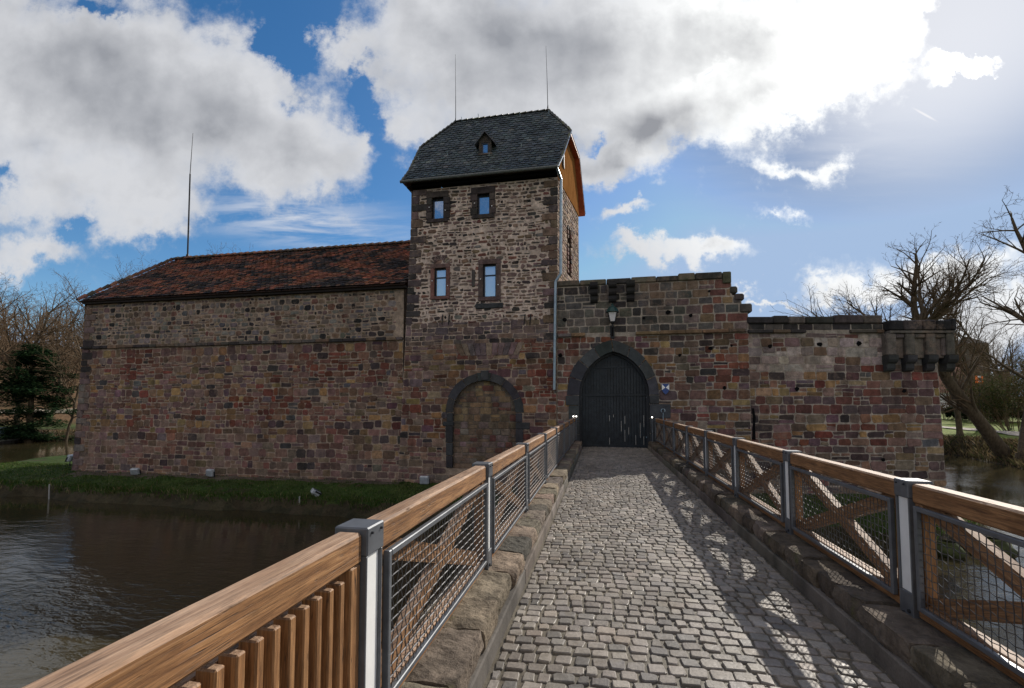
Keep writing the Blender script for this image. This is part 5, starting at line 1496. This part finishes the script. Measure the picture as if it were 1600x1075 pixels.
# landing stage and its railing on the far left bank
p0, p1 = on_z(-60, 689, -1.75), on_z(46, 681, -1.75)
dv = (p1 - p0); Lf = dv.length; dv.normalize(); nn = Vector((-dv.y, dv.x, 0))
ls = empty('landing_stage', p0, 'grey concrete landing stage at the far left water edge', 'landing stage'); m = MB()
m.box((0, 0, -.35), (Lf, 2.2, 0), (.28, .27, .25), 0, .03, lambda x, y, z: p0 + dv * x + nn * y + Vector((0, 0, z))); m.build('deck', M_CONC, ls)
m = MB(); m.box((0, .3, -1.4), (Lf - .4, 2.0, -.351), (.1, .09, .08), 0, 0, lambda x, y, z: p0 + dv * x + nn * y + Vector((0, 0, z))); m.build('base', M_CONC, ls)
fe = empty('metal_fence', p0, 'grey metal bar fence on the left landing stage', 'fence'); m = MB(); b0 = nn * .25
m.tube(p0 + b0 + Vector((0, 0, 1.05)), p1 + b0 + Vector((0, 0, 1.05)), .035, .035, 6, cap=True); m.tube(p0 + b0 + Vector((0, 0, .15)), p1 + b0 + Vector((0, 0, .15)), .025, .025, 6, cap=True); m.build('rail', M_ZINC, fe)
m = MB(); k = 0.0
while k < Lf: q = p0 + dv * k + b0; m.tube(q, q + Vector((0, 0, 1.05)), .016, .016, 5); k += .16
m.build('bars', M_ZINC, fe)

# ================================================================== LIGHT
SAZ, SEL = math.radians(34.5), math.radians(32.7)
sdir = Vector((math.cos(SEL) * math.sin(SAZ), math.cos(SEL) * math.cos(SAZ), math.sin(SEL)))
sun = bpy.data.lights.new('sun', 'SUN'); sun.energy = 4.0; sun.angle = math.radians(.5); sun.color = (1, .93, .83)
so = bpy.data.objects.new('sun', sun); COL.objects.link(so); so.rotation_euler = sdir.to_track_quat('Z', 'Y').to_euler(); so.location = (20, 20, 40)

w = bpy.data.worlds.new('World'); scene.world = w; w.use_nodes = True
nt = w.node_tree; nt.nodes.clear(); g = G(nt)
out = g.n('ShaderNodeOutputWorld'); bg = g.n('ShaderNodeBackground'); nt.links.new(bg.outputs[0], out.inputs[0]); bg.inputs[1].default_value = .1
sky = g.n('ShaderNodeTexSky', sky_type='NISHITA', sun_disc=False, sun_elevation=SEL, sun_rotation=SAZ, altitude=300, air_density=1.0, dust_density=.25, ozone_density=2.0)
dirv = g.n('ShaderNodeTexCoord').outputs['Generated']
# bearings: tangent-plane coordinates of the sky direction about one fixed bearing, in hundredths of a radian-like unit
dz_ = g.math('MAXIMUM', g.vec('DOT_PRODUCT', dirv, tuple(FW)), .13)
ux = g.math('MULTIPLY_ADD', g.math('DIVIDE', g.vec('DOT_PRODUCT', dirv, tuple(RT)), dz_), 7.15, 8.0)
uy = g.math('MULTIPLY_ADD', g.math('DIVIDE', g.vec('DOT_PRODUCT', dirv, tuple(UP)), dz_), -7.15, 5.94)
cb = g.n('ShaderNodeCombineXYZ'); g.put(cb.inputs[0], ux); g.put(cb.inputs[1], uy); q0 = cb.outputs[0]
# noise in the tangent plane, stretched a little sideways
nw = g.noise(q0, .55, 9, .60, 0, True)
nw2 = g.noise(g.map(q0, loc=(7, 3, 1)), 2.2, 7, .62, 0, True)
wv = g.vec('ADD', g.vec('SCALE', g.vec('SUBTRACT', nw, (.5, .5, .5)), scale=2.3), g.vec('SCALE', g.vec('SUBTRACT', nw2, (.5, .5, .5)), scale=.75))
qw = g.vec('ADD', q0, g.vec('MULTIPLY', wv, (1, 1, 0)))
def blobs(src, lst, start=0.0):
    acc = start
    for x, y, rx, ry, rot, wt in lst:
        mp = g.map(src, (x / 100, y / 100, 0), (0, 0, math.radians(rot)), (rx / 100, ry / 100, 1), 'TEXTURE')
        gr = g.n('ShaderNodeTexGradient', gradient_type='QUADRATIC_SPHERE'); g.put(gr.inputs[0], mp)
        acc = g.math('MULTIPLY_ADD', gr.outputs[1], wt, acc)
    return acc
CL = [(60, 110, 400, 250, 0, 2.4), (300, 160, 330, 210, 15, 2.4), (480, 235, 190, 120, 20, 1.6), (60, 300, 330, 120, 10, 1.3), (230, 300, 200, 90, 15, 1.2), (40, 400, 160, 55, 8, 1.4), (230, 360, 160, 60, 0, .9),
      (560, 215, 60, 60, 0, .7), (715, 60, 260, 210, 10, 2.4), (545, 90, 110, 60, -10, 1.1), (900, 80, 330, 220, 0, 2.4), (1150, 70, 380, 190, -8, 2.6), (980, 215, 260, 110, -18, 2.0), (1230, 165, 230, 100, -18, 1.7), (1390, 40, 170, 120, -35, 1.5), (650, 190, 90, 60, 20, .9),
      (905, 270, 120, 60, 0, 1.2), (1010, 405, 130, 38, 0, 1.6), (1110, 412, 120, 40, -3, 1.4), (985, 335, 100, 30, -16, 1.2), (1215, 270, 110, 36, 15, .9), (1285, 275, 70, 40, -20, .8), (1515, 98, 105, 34, -12, 3.2), (1210, 345, 90, 28, -5, .7), (1190, 465, 40, 14, 0, .7),
      (1210, 487, 90, 16, 0, 1.1), (1470, 425, 230, 60, -4, 1.5), (1330, 455, 130, 40, -10, 1.3), (1560, 510, 260, 120, 0, 1.5), (640, 400, 260, 60, 10, .35), (1420, 540, 200, 60, 0, 1.0),
      (1110, 108, 120, 48, -32, -1.5), (930, 220, 105, 50, -25, -1.6), (1000, 300, 60, 30, 0, -.6), (15, 285, 90, 50, 10, -1.2), (140, 8, 120, 40, 10, -1.2), (105, 365, 70, 30, 0, -.7), (440, 70, 75, 150, -8, -2.0), (500, 20, 60, 60, 0, -.8), (575, 150, 40, 90, -20, -1.0), (1590, 190, 150, 230, 0, -3.0), (1500, 30, 70, 50, -40, -1.2), (1430, 260, 160, 80, -10, -1.0), (620, 300, 60, 60, 0, -.8)]
dens = blobs(qw, CL)
dens = g.math('ADD', dens, g.math('MULTIPLY', g.math('SUBTRACT', g.noise(g.map(q0, sc=(1, 1.2, 1)), 1.3, 8, .6), .5), .55))
# unseen clouds behind the view, made bright and warm to fill the shaded walls
backm = g.range(g.vec('DOT_PRODUCT', dirv, tuple(FW)), .30, .05, 0, 1)
nb_ = g.range(g.noise(dirv, 2.2, 7, .6), .43, .60, 0, 1.0)
dens = g.math('ADD', dens, g.math('MULTIPLY', g.math('MULTIPLY', backm, nb_), .8))
edge_n = g.noise(g.map(q0, loc=(2, 8, 3)), 3.2, 9, .66)
dens = g.math('ADD', dens, g.math('MULTIPLY', g.math('SUBTRACT', edge_n, .5), .75))
alpha = g.math('MULTIPLY_ADD', g.range(dens, .08, .74, 0, 1), .86, g.range(dens, .4, 1.2, 0, .14))
# cirrus veil left of the tower
cir = g.noise(g.map(q0, rot=(0, 0, math.radians(-14)), sc=(.35, 2.6, 1)), 1.6, 6, .6, .3)
cirm = blobs(q0, [(470, 345, 330, 80, 10, 1.6), (1300, 240, 420, 160, 0, .35)])
cira = g.math('MULTIPLY', g.range(cir, .38, .68, 0, .75), cirm, clamp=True)
# grey undersides
DKL = [(850, 30, 200, 90, 10, .6), (700, 130, 130, 60, 10, .35), (1200, 60, 200, 60, -15, .25), (130, 105, 320, 140, 20, .8), (330, 205, 320, 105, 12, .75), (60, 215, 160, 60, 0, .4), (775, 50, 110, 95, 20, .85), (1040, 195, 230, 55, -12, 1.1), (940, 262, 150, 45, -12, .75), (800, 205, 220, 95, 0, .65), (600, 120, 120, 80, 0, .3), (900, 90, 260, 90, 0, .3), (640, 60, 160, 90, 0, .2), (230, 20, 200, 60, 0, .3), (1480, 500, 200, 60, 0, .3)]
wl = g.vec('SCALE', g.vec('SUBTRACT', g.noise(q0, .5, 4, .5, 0, True), (.5, .5, .5)), scale=2.2)
dark = blobs(g.vec('ADD', q0, g.vec('MULTIPLY', wl, (1, 1, 0))), DKL)
# thickness shading: denser interiors are greyer, edges bright; and towards-sun gradient in the noise
lit = g.math('SUBTRACT', g.noise(g.map(q0, loc=(.26, -.2, 0)), .85, 6, .52), g.noise(q0, .85, 6, .52))
dk = g.math('ADD', g.math('MULTIPLY', dark, .8), g.math('ADD', g.math('MULTIPLY', lit, 1.3), g.math('MULTIPLY', g.range(dens, .7, 2.4, 0, 1), .34)), clamp=True)
sdot = g.vec('DOT_PRODUCT', dirv, tuple(sdir))
glow = g.range(sdot, .83, .998, 0, 1); glow2 = g.range(sdot, .955, 1.0, 0, 1)
white = g.mix(glow, (5.3, 5.4, 5.65), (9.2, 9.3, 9.2))
white = g.mix(backm, white, (10.5, 9.2, 7.8))
ccol = g.mix(g.math('MULTIPLY', dk, g.math('SUBTRACT', 1.0, g.math('MULTIPLY', backm, .6))), white, g.mix(glow, (2.5, 2.62, 2.9), (2.5, 2.55, 2.75)))
skyc = g.n('ShaderNodeHueSaturation'); skyc.inputs['Saturation'].default_value = 1.2; nt.links.new(sky.outputs[0], skyc.inputs['Color'])
g.put(skyc.inputs['Value'], g.math('MULTIPLY_ADD', g.range(sdot, .90, 1.0, 0, 1), -.5, 1.0))
g.put(skyc.inputs['Saturation'], g.math('MULTIPLY_ADD', g.range(sdot, .5, .95, 0, 1), -.2, 1.3))
skyc = g.mix(1.0, skyc.outputs[0], (3.0, 4.1, 5.9), 'DARKEN')
base = g.mix(cira, skyc, (5.2, 5.5, 6.1))
base = g.mix(alpha, base, ccol)
base = g.mix(g.math('MULTIPLY', g.math('POWER', glow2, 2.0), .35), base, (13, 12.8, 12.4))
# condensation trail
tq = g.map(q0, (14.45, 1.79, 0), (0, 0, math.radians(29)), (.28, .028, 1), 'TEXTURE')
gr = g.n('ShaderNodeTexGradient', gradient_type='SPHERICAL'); g.put(gr.inputs[0], tq)
base = g.mix(g.range(gr.outputs[1], .0, .8, 0, .6), base, (8.2, 8.0, 8.0))
g.put(bg.inputs[0], base)
w.cycles.sampling_method = 'MANUAL'; w.cycles.sample_map_resolution = 1024

vs_ = scene.view_settings; vs_.view_transform = 'Standard'; vs_.look = 'None'; vs_.exposure = .34; vs_.gamma = 1; vs_.use_curve_mapping = False
scene.render.engine = 'CYCLES'; scene.cycles.use_denoising = True
scene.cycles.max_bounces = 6; scene.cycles.diffuse_bounces = 3; scene.cycles.glossy_bounces = 3
